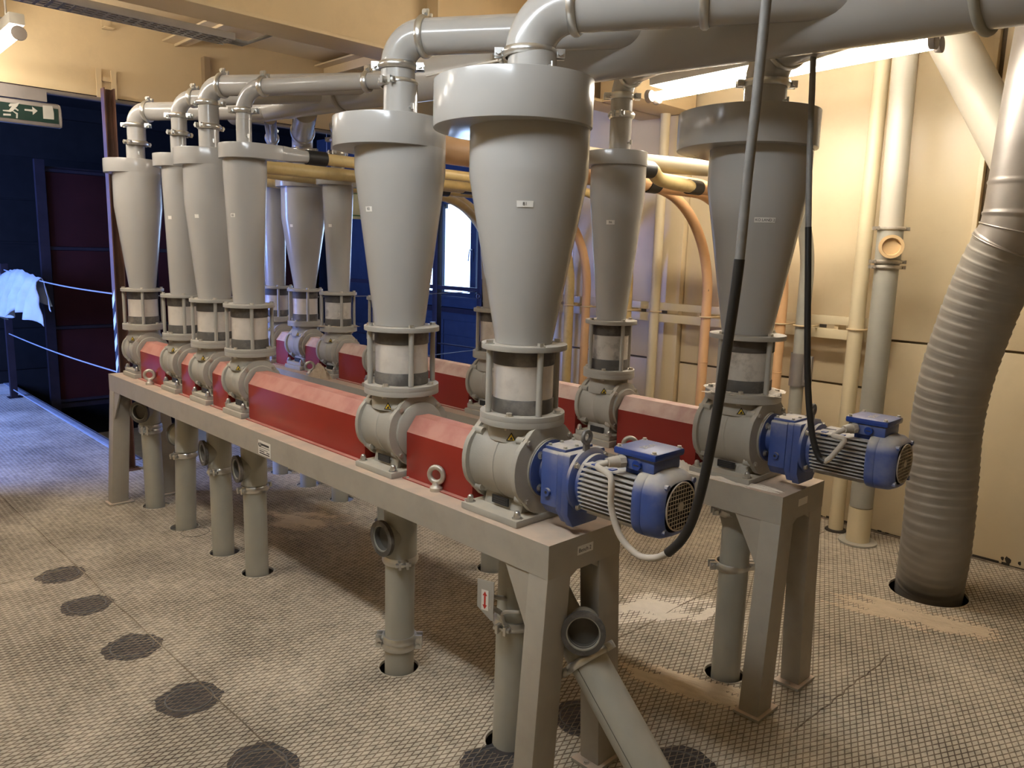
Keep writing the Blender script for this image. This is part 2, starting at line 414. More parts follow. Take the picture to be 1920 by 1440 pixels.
# ---- floor with pipe holes
def floor():
    bm = bmesh.new()
    outer = [(-10.2, -2.5), (2.6, -2.5), (2.6, 4.76), (-5.0, 4.76), (-5.0, 5.95), (-5.95, 5.95), (-5.95, 1.95), (-10.2, 1.95)]
    def loop(pts, z):
        vs = [bm.verts.new((x, y, z)) for x, y in pts]
        return [bm.edges.new((vs[i], vs[(i + 1) % len(vs)])) for i in range(len(vs))]
    es = loop(outer, 0)
    for x, y, r in HOLES:
        es += loop([(x + r * math.cos(2 * PI * k / 28), y + r * math.sin(2 * PI * k / 28)) for k in range(28)], 0)
    bmesh.ops.triangle_fill(bm, use_beauty=True, edges=es)
    bmesh.ops.recalc_face_normals(bm, faces=bm.faces)
    for f in bm.faces:
        if f.normal.z < 0: f.normal_flip()
    r = bmesh.ops.extrude_face_region(bm, geom=bm.faces[:])
    bmesh.ops.translate(bm, vec=(0, 0, -0.012), verts=[g for g in r['geom'] if isinstance(g, bmesh.types.BMVert)])
    bmesh.ops.recalc_face_normals(bm, faces=bm.faces)
    me = bpy.data.meshes.new('floor'); bm.to_mesh(me); bm.free()
    ob = place('floor', me, 'floor_plate', None, V((0, 0, 0)), kind='structure')
    # raised diamond ribs of the tread plate: two families of long bars, cut where the pipes pass through
    mb = MB()
    PIT = 0.0213; hw = 0.0021; hh = 0.0014
    def clip(px, py, dx, dy):
        t0, t1 = -30.0, 30.0
        for p, d, lo, hi in ((px, dx, -9.4, 2.4), (py, dy, -2.0, 4.70)):
            if abs(d) < 1e-9: continue
            a, b = (lo - p) / d, (hi - p) / d
            if a > b: a, b = b, a
            t0, t1 = max(t0, a), min(t1, b)
        if t1 <= t0: return []
        segs = [(t0, t1)]
        cuts = []
        for hx, hy, r in HOLES:
            r += 0.006
            ox, oy = px - hx, py - hy; bq = ox * dx + oy * dy; cq = ox * ox + oy * oy - r * r; D = bq * bq - cq
            if D > 0: cuts.append((-bq - math.sqrt(D), -bq + math.sqrt(D)))
        # opening beyond the wall: x < -5.95 and y > 1.95
        ts = sorted([(-5.95 - px) / dx, (1.95 - py) / dy])
        for a, b in ((t0, ts[0]), (ts[0], ts[1]), (ts[1], t1)):
            if b <= a: continue
            m = (a + b) / 2
            if px + dx * m < -5.95 and py + dy * m > 1.95: cuts.append((a, b))
        for a, b in cuts:
            out = []
            for s0, s1 in segs:
                if b <= s0 or a >= s1: out.append((s0, s1)); continue
                if a > s0: out.append((s0, a))
                if b < s1: out.append((b, s1))
            segs = out
        return segs
    for ang in (64.0, 114.0):
        a = math.radians(ang); dx, dy = math.cos(a), math.sin(a); nx, ny = -dy, dx
        for k in range(-520, 520):
            o = k * PIT
            px, py = nx * o - 3.0 * 0 + (-2.0), ny * o + 2.0
            for s0, s1 in clip(px, py, dx, dy):
                if s1 - s0 < 0.02: continue
                vs = []
                for t in (s0, s1):
                    x, y = px + dx * t, py + dy * t
                    vs += [(x - nx * hw, y - ny * hw, 0.0001), (x - nx * hw * .45, y - ny * hw * .45, hh), (x + nx * hw * .45, y + ny * hw * .45, hh), (x + nx * hw, y + ny * hw, 0.0001)]
                mb.add(vs, [(0, 1, 5, 4), (1, 2, 6, 5), (2, 3, 7, 6)])
    mb.obj('tread_ribs', 'tread_rib', ob, smooth=0, kind='stuff')
    return ob
FLOOR = floor()

# welded-in cover discs, scorched round their edges
for i, (px, rr) in enumerate((((115, 1078), .105), ((163, 1135), .105), ((248, 1213), .11), ((355, 1310), .11), ((487, 1437), .115),
                              ((937, 1434), .12), ((1092, 1345), .11), ((1275, 1440), .115))):
    c = onz(px)
    mb = MB(); n = 60; vs = [(c.x, c.y, 0.0009)]
    for k in range(n):
        a = 2 * PI * k / n
        r = rr * (1 + 0.16 * NZ.noise(V((math.cos(a) * 2.2, math.sin(a) * 2.2, i * 3.1))) + 0.07 * NZ.noise(V((math.cos(a) * 9, math.sin(a) * 9, i))))
        vs.append((c.x + r * math.cos(a), c.y + r * math.sin(a), 0.0005))
    mb.add(vs, [(0, k + 1, (k + 1) % n + 1) for k in range(n)])
    sc = mb.obj('scorched_cover', 'burnt_steel', FLOOR, smooth=0)
    MB().torus((c.x, c.y, 0.001), (0, 0, 1), rr * 0.72, 0.003, 40, 6).obj('weld_bead', 'weld_grey', sc)
# plate seams
for a, b in (((-5.9, 0.985), (-1.2, 1.07)), ((onz((1488, 1374)).x, onz((1488, 1374)).y), (onz((1668, 1228)).x, onz((1668, 1228)).y)),
             ((-4.1, 1.0), (-4.1, -2.0)), ((-1.85, 2.2), (-1.85, 4.6))):
    p = [V((a[0] + (b[0] - a[0]) * t / 24 + random.uniform(-.006, .006), a[1] + (b[1] - a[1]) * t / 24 + random.uniform(-.006, .006), 0.0006)) for t in range(25)]
    MB().tube(p, 0.0028, 6).obj('plate_seam', 'tread_rib', FLOOR)
# faint ring drawn on the floor beside the second pipe
c = onz((366, 998))
MB().torus((c.x, c.y, 0.0016), (0, 0, 1), 0.075, 0.0012, 32, 4).obj('marker_ring', 'ink', FLOOR)

# ---- what is under the floor
struct('floor_below', MB().box((-10.2, -2.5, -0.75), (2.6, 5.95, -0.7)), 'below')
struct('trim_1', MB().box((-10.2, 1.90, 0.0005), (-5.95, 1.96, 0.006)).box((-10.2, 1.95, -0.12), (-5.95, 1.965, 0.006)), 'pale_steel')

# ---- wall beside the pipes: sheet panels on a backing, joints left open
WR = struct('wall_right', MB().box((-5.08, YW + 0.02, -0.7), (2.6, YW + 0.12, ZC)), 'joint_brown')
def panel(x0, x1, z0, z1, y=YW, d=0.02, par=None):
    return MB().box((x0, y, z0), (x1, y + d, z1)).obj('wall_panel', 'cream_wall', par or WR, bevel=0.003)
for x0, x1, cuts in ((-5.08, -4.16, (0.012, 0.86, ZC)), (-4.155, -3.31, (0.012, 0.86, ZC)), (-3.10, -2.45, (0.012, 0.86, ZC)), (-2.445, -1.735, (0.012, 0.86, ZC)),
                     (-1.73, -1.292, (0.012, 1.158, ZC)), (-1.268, -0.2, (0.012, 1.158, ZC)), (-0.195, 1.0, (0.012, 1.158, ZC)), (1.005, 2.6, (0.012, 1.158, ZC))):
    for z0, z1 in zip(cuts[:-1], cuts[1:]):
        panel(x0, x1, z0 + (0.01 if z0 > .1 else 0), z1 - 0.004)
# folded edge strips beside the joints, and the flat pilaster under the beam
MB().box((-1.315, YW - 0.03, 0.012), (-1.292, YW, ZC)).obj('wall_panel', 'cream_wall', WR, bevel=0.002)
MB().box((-1.735, YW - 0.022, 0.012), (-1.712, YW, ZC)).obj('wall_panel', 'cream_wall', WR, bevel=0.002)
MB().box((-1.70, YW - 0.012, 0.012), (-1.69, YW, ZC)).obj('wall_panel', 'cream_wall', WR)
MB().box((-3.305, YW - 0.05, 0.012), (-3.105, YW + 0.02, 2.57)).obj('pilaster', 'cream_wall', WR, bevel=0.004)
MB().box((-5.10, YW - 0.06, 0.0), (-5.04, YW + 0.05, 2.57)).obj('end_post', 'label_white', WR, bevel=0.003)
# worn black line along the foot of the wall, chips of missing paint
mb = MB(); x = -5.0
while x < 2.4:
    l = random.uniform(0.02, 0.14)
    mb.box((x, YW - 0.002, 0.004), (x + l, YW + 0.004, 0.004 + random.uniform(0.006, 0.02))); x += l + random.uniform(0.0, 0.05)
mb.obj('worn_edge', 'joint_dark', WR, smooth=0)
for px, s in (((1890, 1050), 0.02), ((1912, 1056), 0.012), ((1880, 1047), 0.012)):
    c = ony(px, YW)
    poly = [(s * random.uniform(.6, 1.3) * math.cos(2 * PI * k / 9), s * random.uniform(.4, .9) * math.sin(2 * PI * k / 9)) for k in range(9)]
    MB().prism(poly, 0, 0.001, frame(c, (0, -1, 0))).obj('paint_chip', 'joint_dark', WR, smooth=0)
struct('baseboard_right', MB().box((-5.08, YW - 0.012, 0.0), (2.6, YW - 0.001, 0.008)), 'tread_rib')

# ---- other walls and ceiling
struct('wall_left', MB().box((-5.9, -2.6, -0.7), (2.6, -2.5, ZC)), 'cream_wall')
struct('wall_near', MB().box((2.6, -2.6, -0.7), (2.7, 4.84, ZC)), 'cream_wall')
struct('ceiling', MB().box((XL - .12, -2.6, ZC), (2.7, 6.1, ZC + 0.1)), 'cream_paint')
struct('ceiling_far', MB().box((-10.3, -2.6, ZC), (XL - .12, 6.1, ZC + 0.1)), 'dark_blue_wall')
# wall with the wide opening: lintel and jamb
WO = struct('wall_opening', MB().box((XL - 0.12, 0.5, 2.57), (XL, 5.95, ZC)).box((XL - 0.12, -2.5, -0.7), (XL, 0.5, ZC)), 'cream_paint')
MB().box((XL - 0.13, 0.5, 2.552), (XL + 0.015, 5.95, 2.57)).obj('lintel_edge', 'purple_steel', WO)
struct('wall_return', MB().box((-5.08, YW + 0.12, -0.7), (-4.98, 5.95, ZC)), 'blue_wall')
# dark room beyond
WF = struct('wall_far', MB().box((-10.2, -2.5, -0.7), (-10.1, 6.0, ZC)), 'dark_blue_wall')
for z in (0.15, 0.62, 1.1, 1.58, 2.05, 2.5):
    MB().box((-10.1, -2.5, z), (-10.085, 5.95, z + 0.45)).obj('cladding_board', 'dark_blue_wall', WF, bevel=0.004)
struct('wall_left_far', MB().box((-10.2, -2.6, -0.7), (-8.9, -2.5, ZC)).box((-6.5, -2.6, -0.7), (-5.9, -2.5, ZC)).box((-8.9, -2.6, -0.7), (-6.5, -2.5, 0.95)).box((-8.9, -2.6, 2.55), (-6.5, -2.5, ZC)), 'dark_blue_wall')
W2 = struct('window_2', MB().box((-8.9, -2.55, 0.95), (-6.5, -2.5, 1.0)).box((-8.9, -2.55, 2.5), (-6.5, -2.5, 2.55)).box((-8.9, -2.55, 0.95), (-8.85, -2.5, 2.55)).box((-6.55, -2.55, 0.95), (-6.5, -2.5, 2.55)).box((-7.73, -2.55, 0.95), (-7.67, -2.5, 2.55)), 'purple_steel')
# window wall of the dark room
YR = 5.9
wx = [(-10.2, -7.95), (-5.35, -4.98)]
WB = MB()
for a, b in wx: WB.box((a, YR, -0.7), (b, YR + 0.1, ZC))
WB.box((-7.95, YR, -0.7), (-5.35, YR + 0.1, 1.08)).box((-7.95, YR, 2.2), (-5.35, YR + 0.1, ZC))
WRF = struct('wall_right_far', WB, 'blue_wall')
for z0, z1 in ((-0.3, 0.28), (0.29, 0.62), (0.63, 0.80)):
    for x in (-9.6, -8.4, -7.2, -6.0):
        MB().box((x, YR - 0.015, z0), (x + 1.19, YR, z1)).obj('cladding_board', 'blue_wall', WRF, bevel=0.004)
MB().box((-8.05, YR - 0.09, 0.90), (-5.3, YR, 0.955)).obj('sill_trim', 'purple_steel', WRF)
MB().box((-8.0, YR - 0.06, 1.06), (-5.3, YR + 0.02, 1.085)).obj('sill', 'blue_wall', WRF)
W1 = struct('window_1', MB().box((-7.95, YR, 1.08), (-5.35, YR + .06, 1.13)).box((-7.95, YR, 2.15), (-5.35, YR + .06, 2.2)), 'blue_wall')
for x in (-7.95, -7.32, -6.72, -6.06, -5.40):
    MB().box((x - .03, YR - 0.01, 1.09), (x + .07, YR + .07, 2.19)).obj('mullion', 'blue_wall', W1, bevel=0.004)
for x in (-7.88, -7.25, -6.65, -5.99):
    MB().box((x, YR + .025, 1.13), (x + .56, YR + .031, 2.15)).obj('pane', 'window_glass', W1)
hp = V((-6.70, YR - 0.03, 1.63))
MB().tube([hp, hp + V((0, -.03, 0)), hp + V((0.01, -.05, -.05)), hp + V((0.0, -.05, -.13))], 0.008, 8).obj('window_handle', 'sign_white', W1)
# red sheet partition standing in the dark room
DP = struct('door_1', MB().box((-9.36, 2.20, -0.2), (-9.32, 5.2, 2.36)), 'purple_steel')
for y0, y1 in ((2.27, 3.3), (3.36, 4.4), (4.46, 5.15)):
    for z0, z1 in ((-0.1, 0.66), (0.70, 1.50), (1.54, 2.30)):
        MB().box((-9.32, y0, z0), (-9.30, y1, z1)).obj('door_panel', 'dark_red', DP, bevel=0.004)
for z in (-0.13, 0.665, 1.505, 2.305):
    MB().box((-9.32, 2.2, z), (-9.29, 5.2, z + 0.03)).obj('door_rail', 'purple_steel', DP)
MB().box((-9.33, 2.17, -0.3), (-9.27, 2.26, 2.42)).obj('door_stile', 'purple_steel', DP)

# ---- ceiling beams, tray, wiring
b = thing('ceiling_beam', (-3.44, 1.1, 2.57), 'deep cream steel beam crossing the room above both cyclone rows', 'beam')
MB().box((-3.55, -2.5, 2.57), (-3.33, 4.70, 2.588)).obj('bottom_flange', 'cream_paint', b, bevel=0.003)
MB().box((-3.447, -2.5, 2.588), (-3.433, 4.70, 3.1)).obj('web', 'cream_paint', b)
for px in ((805, 20), (258, 20)):
    y = onx(px, -3.42).y
    MB().box((-3.433, y - 0.006, 2.588), (-3.34, y + 0.006, 3.1)).obj('stiffener', 'cream_paint', b)
MB().box((-3.35, 4.0, 2.57), (-3.06, YW - 0.06, 2.95)).obj('boxed_end', 'cream_paint', b, bevel=0.004)
for px, lab in (((330, 82), 'narrow cream joist running from the lintel wall above the first cyclone'), ((610, 128), 'narrow cream joist meeting the deep beam near the brown stains')):
    p = onx(px, XL + 0.02)
    jb = thing('joist', (-4.7, p.y, p.z), lab, 'beam')
    MB().box((XL + 0.002, p.y - 0.09, p.z), (-3.56, p.y + 0.09, p.z + 0.012)).obj('flange', 'cream_paint', jb)
    MB().box((XL + 0.002, p.y - 0.006, p.z + 0.012), (-3.45, p.y + 0.006, 2.99)).obj('web', 'cream_paint', jb)
p = onx((386, 130), XL + 0.03)
MB().box((XL + 0.001, p.y - 0.022, 2.57), (XL + 0.06, p.y + 0.022, 2.95)).obj('wall_post', 'post_shadow_tone', None, label='short cream post in a painted shadow tone standing on the lintel under the first joist', category='post')
# perforated cable tray under the beam
ty0, ty1 = -0.4, onz((452, 64), 2.545).y
ct = thing('cable_tray', (-3.66, (ty0 + ty1) / 2, 2.53), 'perforated grey cable tray hung beside the deep cream beam', 'cable tray')
mb = MB()
for k, x in enumerate((-3.725, -3.695, -3.665, -3.635, -3.605)): mb.box((x - 0.005, ty0, 2.53), (x + 0.005, ty1, 2.532))
y = ty0
while y < ty1:
    mb.box((-3.73, y, 2.53), (-3.60, y + 0.012, 2.532)); y += 0.042
mb.obj('perforated_base', 'galvanised', ct, smooth=0)
MB().box((-3.732, ty0, 2.53), (-3.73, ty1, 2.58)).obj('tray_side', 'galvanised', ct)
MB().box((-3.60, ty0, 2.53), (-3.598, ty1, 2.56)).obj('tray_side', 'galvanised', ct)
for k in range(3):
    MB().tube([(-3.70 + k * .03, ty0, 2.541), (-3.70 + k * .03, ty1 + .08, 2.541), (-3.66 + k * .03, ty1 + .2, 2.6)], 0.008, 8).obj('tray_cable', 'cable_grey', ct)
# small angle bracket on the lintel wall
p = onx((200, 40), XL + 0.02)
MB().box((XL + 0.001, p.y - 0.03, p.z - .05), (XL + 0.008, p.y + 0.03, p.z + .16)).box((XL + 0.001, p.y - 0.03, p.z - .05), (XL + 0.07, p.y + 0.03, p.z - .043)).obj('angle_bracket', 'cream_paint', None, label='small bare angle bracket on the cream lintel wall above the exit sign', category='bracket')
MB().tube([(XL + 0.04, 0.4, 2.545), (XL + 0.04, 1.3, 2.545), (XL + 0.04, 2.05, 2.545), (XL + 0.05, 5.2, 2.545)], 0.014, 10).obj('conduit', 'sign_body', None, label='grey conduit running along the lower edge of the lintel', category='conduit')

# ---- exit sign hung under the lintel (rounded housing, green face, running figure, arrow, doorway)
es = thing('exit_sign', (-5.78, 1.30, 2.31), 'green emergency exit sign with running figure, arrow and doorway', 'sign')
y0, y1 = 1.02, 1.515; z0, z1 = 2.318, 2.492
prof = [(-0.03, z0), (0.02, z0), (0.028, z0 + 0.02), (0.030, z0 + 0.06), (0.025, z0 + 0.11), (0.012, z1 - 0.035), (-0.03, z1 - 0.02)]
MB().prism(prof, y0, y1, M(((1, 0, 0, -5.80), (0, 0, 1, 0), (0, 1, 0, 0), (0, 0, 0, 1)))).obj('housing', 'sign_body', es, bevel=0.004)
MB().prism(prof, y1 - 0.002, y1 + 0.012, M(((1.12, 0, 0, -5.80), (0, 0, 1, 0), (0, 1, 0, 0), (0, 0, 0, 1)))).obj('end_cap', 'sign_body', es, bevel=0.006)
MB().box((-5.85, y0, z1 - 0.02), (-5.80, y1 - 0.06, z1 + 0.05)).obj('mounting_box', 'sign_body', es)
XF = -5.7685
def on_face(poly, name, m_, x=XF, par=es):
    vs = [(x, y, z) for y, z in poly] + [(x - .004, y, z) for y, z in poly]; n = len(poly)
    MB().add(vs, [tuple(range(n)), tuple(range(2 * n - 1, n - 1, -1))] + [(i, n + i, n + (i + 1) % n, (i + 1) % n) for i in range(n)]).obj(name, m_, par, smooth=0)
on_face([(y0 + .005, z0 + .022), (y1 - .008, z0 + .022), (y1 - .008, z0 + .115), (y0 + .005, z0 + .115)], 'face', 'sign_green', XF - 0.0005)
def sy(p): return onx((p[0] * 130 / 1920, 165 + p[1] * 85 / 1255), XF)
def spoly(pts, nm): on_face([(sy(q).y, sy(q).z) for q in pts], nm, 'sign_white', XF + 0.0008)
spoly([(1180, 480), (1450, 505), (1490, 700), (1495, 875), (1200, 850)], 'doorway_pictogram')
spoly([(680, 580), (900, 600), (885, 510), (1040, 635), (910, 745), (905, 655), (685, 625)], 'arrow_pictogram')
spoly([(80, 605), (250, 610), (330, 500), (260, 515), (235, 475), (290, 425), (430, 430), (540, 400), (480, 510), (430, 545), (515, 610), (500, 640), (410, 585), (360, 625), (495, 700), (490, 840), (445, 835), (450, 725), (345, 640), (290, 665), (80, 635)], 'figure_pictogram')
spoly([(90, 705), (300, 715), (300, 770), (90, 760)], 'caption_bar')

# ---- steel post beside the opening, wire railings with striped posts
pa = thing('railing_post', (-5.73, 1.80, 0), 'tall brown steel post with striped tape, rising to the cream lintel', 'post')
MB().box((-5.765, 1.765, 0.006), (-5.758, 1.835, 2.60)).box((-5.7579, 1.765, 0.006), (-5.70, 1.772, 2.60)).box((-5.7579, 1.828, 0.006), (-5.70, 1.835, 2.60)).obj('channel', 'brown_steel', pa)
MB().box((-5.79, 1.74, 0.0015), (-5.67, 1.86, 0.008)).obj('foot_plate', 'brown_steel', pa)
ya, yb_ = onx((186, 150), -5.86).y, onx((214, 150), -5.86).y
for k, yy in enumerate((ya, yb_)):
    MB().box((-5.875, yy - .016, 2.555), (-5.865, yy + .016, 2.745)).obj('fixing_strap', 'cream_paint', pa)
MB().box((-5.888, ya - .012, 2.67), (-5.876, yb_ + .012, 2.70)).obj('fixing_bar', 'cream_paint', pa)
def stripes(par, x, y0, y1, za, zb, n, face='x'):
    h = (zb - za) / n
    for k in range(n):
        a = za + k * h
        vs = [(x, y0, a), (x, y1, a + h * .8), (x, y1, a + h * 1.8), (x, y0, a + h)]
        if face == 'y': vs = [(p[1], p[0], p[2]) for p in vs]
        d = V((0.002, 0, 0)) if face == 'x' else V((0, -0.002, 0))
        vs2 = [tuple(V(q) + d) for q in vs]
        MB().add(vs + vs2, [(0, 1, 2, 3), (4, 5, 6, 7), (0, 1, 5, 4), (1, 2, 6, 5), (2, 3, 7, 6), (3, 0, 4, 7)]).obj('tape_stripe', 'tape_white' if k % 2 else 'tape_black', par, smooth=0)
stripes(pa, 1.7645, -5.764, -5.712, 0.62, 1.22, 8, 'y')
pb = thing('railing_post', (-9.14, 1.81, 0), 'short dark railing post at the far end of the wires', 'post')
MB().box((-9.17, 1.775, 0.006), (-9.11, 1.835, 1.36)).obj('upright', 'purple_steel', pb); MB().box((-9.2, 1.75, 0.0015), (-9.08, 1.87, 0.008)).obj('foot_plate', 'purple_steel', pb)
WG = 'railing wires strung beside the opening'
for z, zf, sag in ((1.245, 1.30, .03), (0.69, 0.66, .02), (0.075, 0.085, .0)):
    MB().tube([(-5.76 - 3.38 * t / 12, 1.80, z + (zf - z) * t / 12 - sag * math.sin(PI * t / 12)) for t in range(13)], 0.0055, 8).obj('railing_wire', 'pale_steel', None,
        label={1.245: 'upper railing wire carrying the white cloth beside the opening', .69: 'middle railing wire passing under the white cloth', .075: 'lowest railing wire just above the floor edge'}[z], category='wire')
pc = thing('railing_post', (-5.66, 5.10, 0), 'dark railing post with black and white striped tape before the window', 'post')
MB().box((-5.70, 5.07, 0.002), (-5.63, 5.13, 2.2)).obj('upright', 'purple_steel', pc, bevel=0.003)
stripes(pc, -5.629, 5.085, 5.131, 0.3, 1.2, 12)
MB().torus((-5.66, 5.05, 1.18), (1, 0, 0), 0.02, 0.004, 16, 6).obj('ring', 'pale_steel', pc)
pd = thing('railing_post', (-6.36, 5.10, 0), 'dark railing post without tape in front of the window', 'post')
MB().box((-6.40, 5.07, 0), (-6.32, 5.13, 2.3)).obj('upright', 'purple_steel', pd, bevel=0.003)
MB().box((-8.2, 5.075, 1.215), (-5.70, 5.115, 1.255)).obj('guard_rail', 'purple_steel', None, label='dark square rail fixed across the window posts', category='rail')
MB().tube([(-8.2, 5.09, 0.62), (-5.70, 5.09, 0.66)], 0.008, 8).obj('lower_rail', 'purple_steel', None, label='thin dark lower rail below the window', category='rail')
for z, zb_, lab in ((1.24, 1.22, 'upper thin wire crossing behind the wall-side bench'), (0.66, 0.64, 'lower thin wire crossing behind the wall-side bench')):
    MB().tube([(-5.73, 1.84 + 3.23 * t / 10, z + (zb_ - z) * t / 10 - .03 * math.sin(PI * t / 10)) for t in range(11)], 0.004, 6).obj('railing_wire', 'pale_steel', None, label=lab, category='wire')
# yellow notice board hanging in the opening
p = onx((668, 383), XL + 0.05)
nb = thing('notice_board', (XL + 0.05, p.y - 0.1, p.z - .13), 'pale yellow notice board with a green border in the opening', 'sign')
MB().box((XL + 0.04, p.y - 0.32, p.z - .125), (XL + 0.05, p.y + 0.085, p.z + .115)).obj('board', 'sign_yellow', nb)
for a, b_ in (((p.y - .29, p.z - .10), (p.y + .06, p.z - .09)), ((p.y - .29, p.z + .085), (p.y + .06, p.z + .095)), ((p.y + .047, p.z - .10), (p.y + .06, p.z + .095)), ((p.y - .29, p.z - .10), (p.y - .277, p.z + .095))):
    MB().box((XL + .05, a[0], a[1]), (XL + .0515, b_[0], b_[1])).obj('border', 'sign_rim', nb)
for dy in (-.28, .05):
    MB().cyl((XL + .045, p.y + dy, p.z + .11), (XL + .045, p.y + dy, 2.56), 0.002, n=6).obj('hanger', 'pale_steel', nb)
# white cloth thrown over the upper wire
def cloth():
    mb = MB(); nu, nv = 46, 26; vs = []; fs = []
    for j in range(nv + 1):
        t = j / nv
        for i in range(nu + 1):
            u = i / nu
            x = -9.25 + 1.45 * u
            lb = 0.50 + 0.16 * math.sin(u * 5 + 1) - 0.30 * (u - 0.75) ** 2 * 2 + 0.06 * NZ.noise(V((u * 9, 2, 0)))
            top = 1.285 - 0.012 + 0.05 * math.exp(-((u - .45) / .3) ** 2)
            side = -1 if t < 0.5 else 1
            d = abs(t - 0.5) * 2
            L = (lb if side < 0 else lb * 0.7)
            z = top - L * d
            fold = (0.03 + 0.05 * d) * math.sin(u * 31 + 2.2 * d + NZ.noise(V((u * 4, d * 2, side))) * 3) * 0.7
            y = 1.80 + side * (0.018 + 0.06 * d ** .7) + fold * (1 if side < 0 else -.6) * min(1, d * 3)
            xx = x + (u - .5) * 0.25 * d * (1 if u > .5 else .3) + 0.02 * NZ.noise(V((u * 7, d * 5, 3)))
            vs.append((xx, y, z + 0.015 * NZ.noise(V((u * 12, d * 4, 7)))))
    for j in range(nv):
        for i in range(nu):
            a = j * (nu + 1) + i; fs.append((a, a + 1, a + nu + 2, a + nu + 1))
    mb.add(vs, fs)
    o = mb.obj('cloth', 'cloth', None, smooth=80, label='crumpled white cloth thrown over the upper railing wire', category='cloth')
    md = o.modifiers.new('thick', 'SOLIDIFY'); md.thickness = 0.006
cloth()

# ---- fluorescent fittings
def lamp(name, p0, p1, label, hang=None, tubes=(0,), par=None, tm='lit_tube'):
    p0 = V(p0); p1 = V(p1); d = (p1 - p0).normalized(); L = (p1 - p0).length
    side = d.cross(V((0, 0, 1))).normalized(); up = side.cross(d)
    t = thing(name, (p0 + p1) / 2, label, 'lamp', 'fluorescent fittings')
    f = M(((d.x, side.x, up.x, p0.x), (d.y, side.y, up.y, p0.y), (d.z, side.z, up.z, p0.z), (0, 0, 0, 1)))
    hw = 0.035 if len(tubes) == 1 else 0.07
    MB().box((0.03, -hw, 0.045), (L - 0.03, hw, 0.10), f).obj('housing', 'sign_white', t, bevel=0.008)
    for s in tubes:
        o = side * s
        MB().cyl(p0 + d * 0.03 + o, p1 - d * 0.03 + o, 0.0165, n=14).obj('tube', tm, t)
        for q, e in ((p0, 1), (p1, -1)):
            hb = MB().cyl(q + d * e * 0.0 + o - up * 0.0, q + d * e * 0.028 + o, 0.036, 0.030, n=20).obj('end_cap', 'sign_body', t, bevel=0.004)
    for k in (0.22, 0.78):
        q = p0 + d * L * k + up * 0.1
        MB().cyl(q, (q.x, q.y, ZC), 0.006, n=8).obj('hanger_rod', 'zinc', t)
        MB().box((-0.02, -hw - .006, 0), (0.02, hw + .006, 0.014), M.Translation(q) @ f.to_3x3().to_4x4()).obj('saddle', 'galvanised', t)
    return t
yl = 3.62
lamp('fluorescent_lamp', ony((1222, 183), yl), ony((1762, 79), yl), 'lit twin fluorescent lamp between the wall pipes and the grey collector duct', tubes=(-0.035, 0.035), tm='lit_tube_bright')
pz = onz((36, 62), 2.60)
lamp('fluorescent_lamp', pz, (pz.x - 1.26, pz.y + 0.04, 2.62), 'lit fluorescent lamp above the exit sign')
lamp('fluorescent_lamp', (-2.30, 0.45, 2.68), (-0.80, 0.45, 2.68), 'lit twin fluorescent lamp over the row of scorched floor covers', tubes=(-0.035, 0.035), tm='lit_tube_cool')
lamp('fluorescent_lamp', (-4.70, 0.45, 2.68), (-3.20, 0.45, 2.68), 'lit twin fluorescent lamp over the open floor near the exit sign', tubes=(-0.035, 0.035), tm='lit_tube_mid')

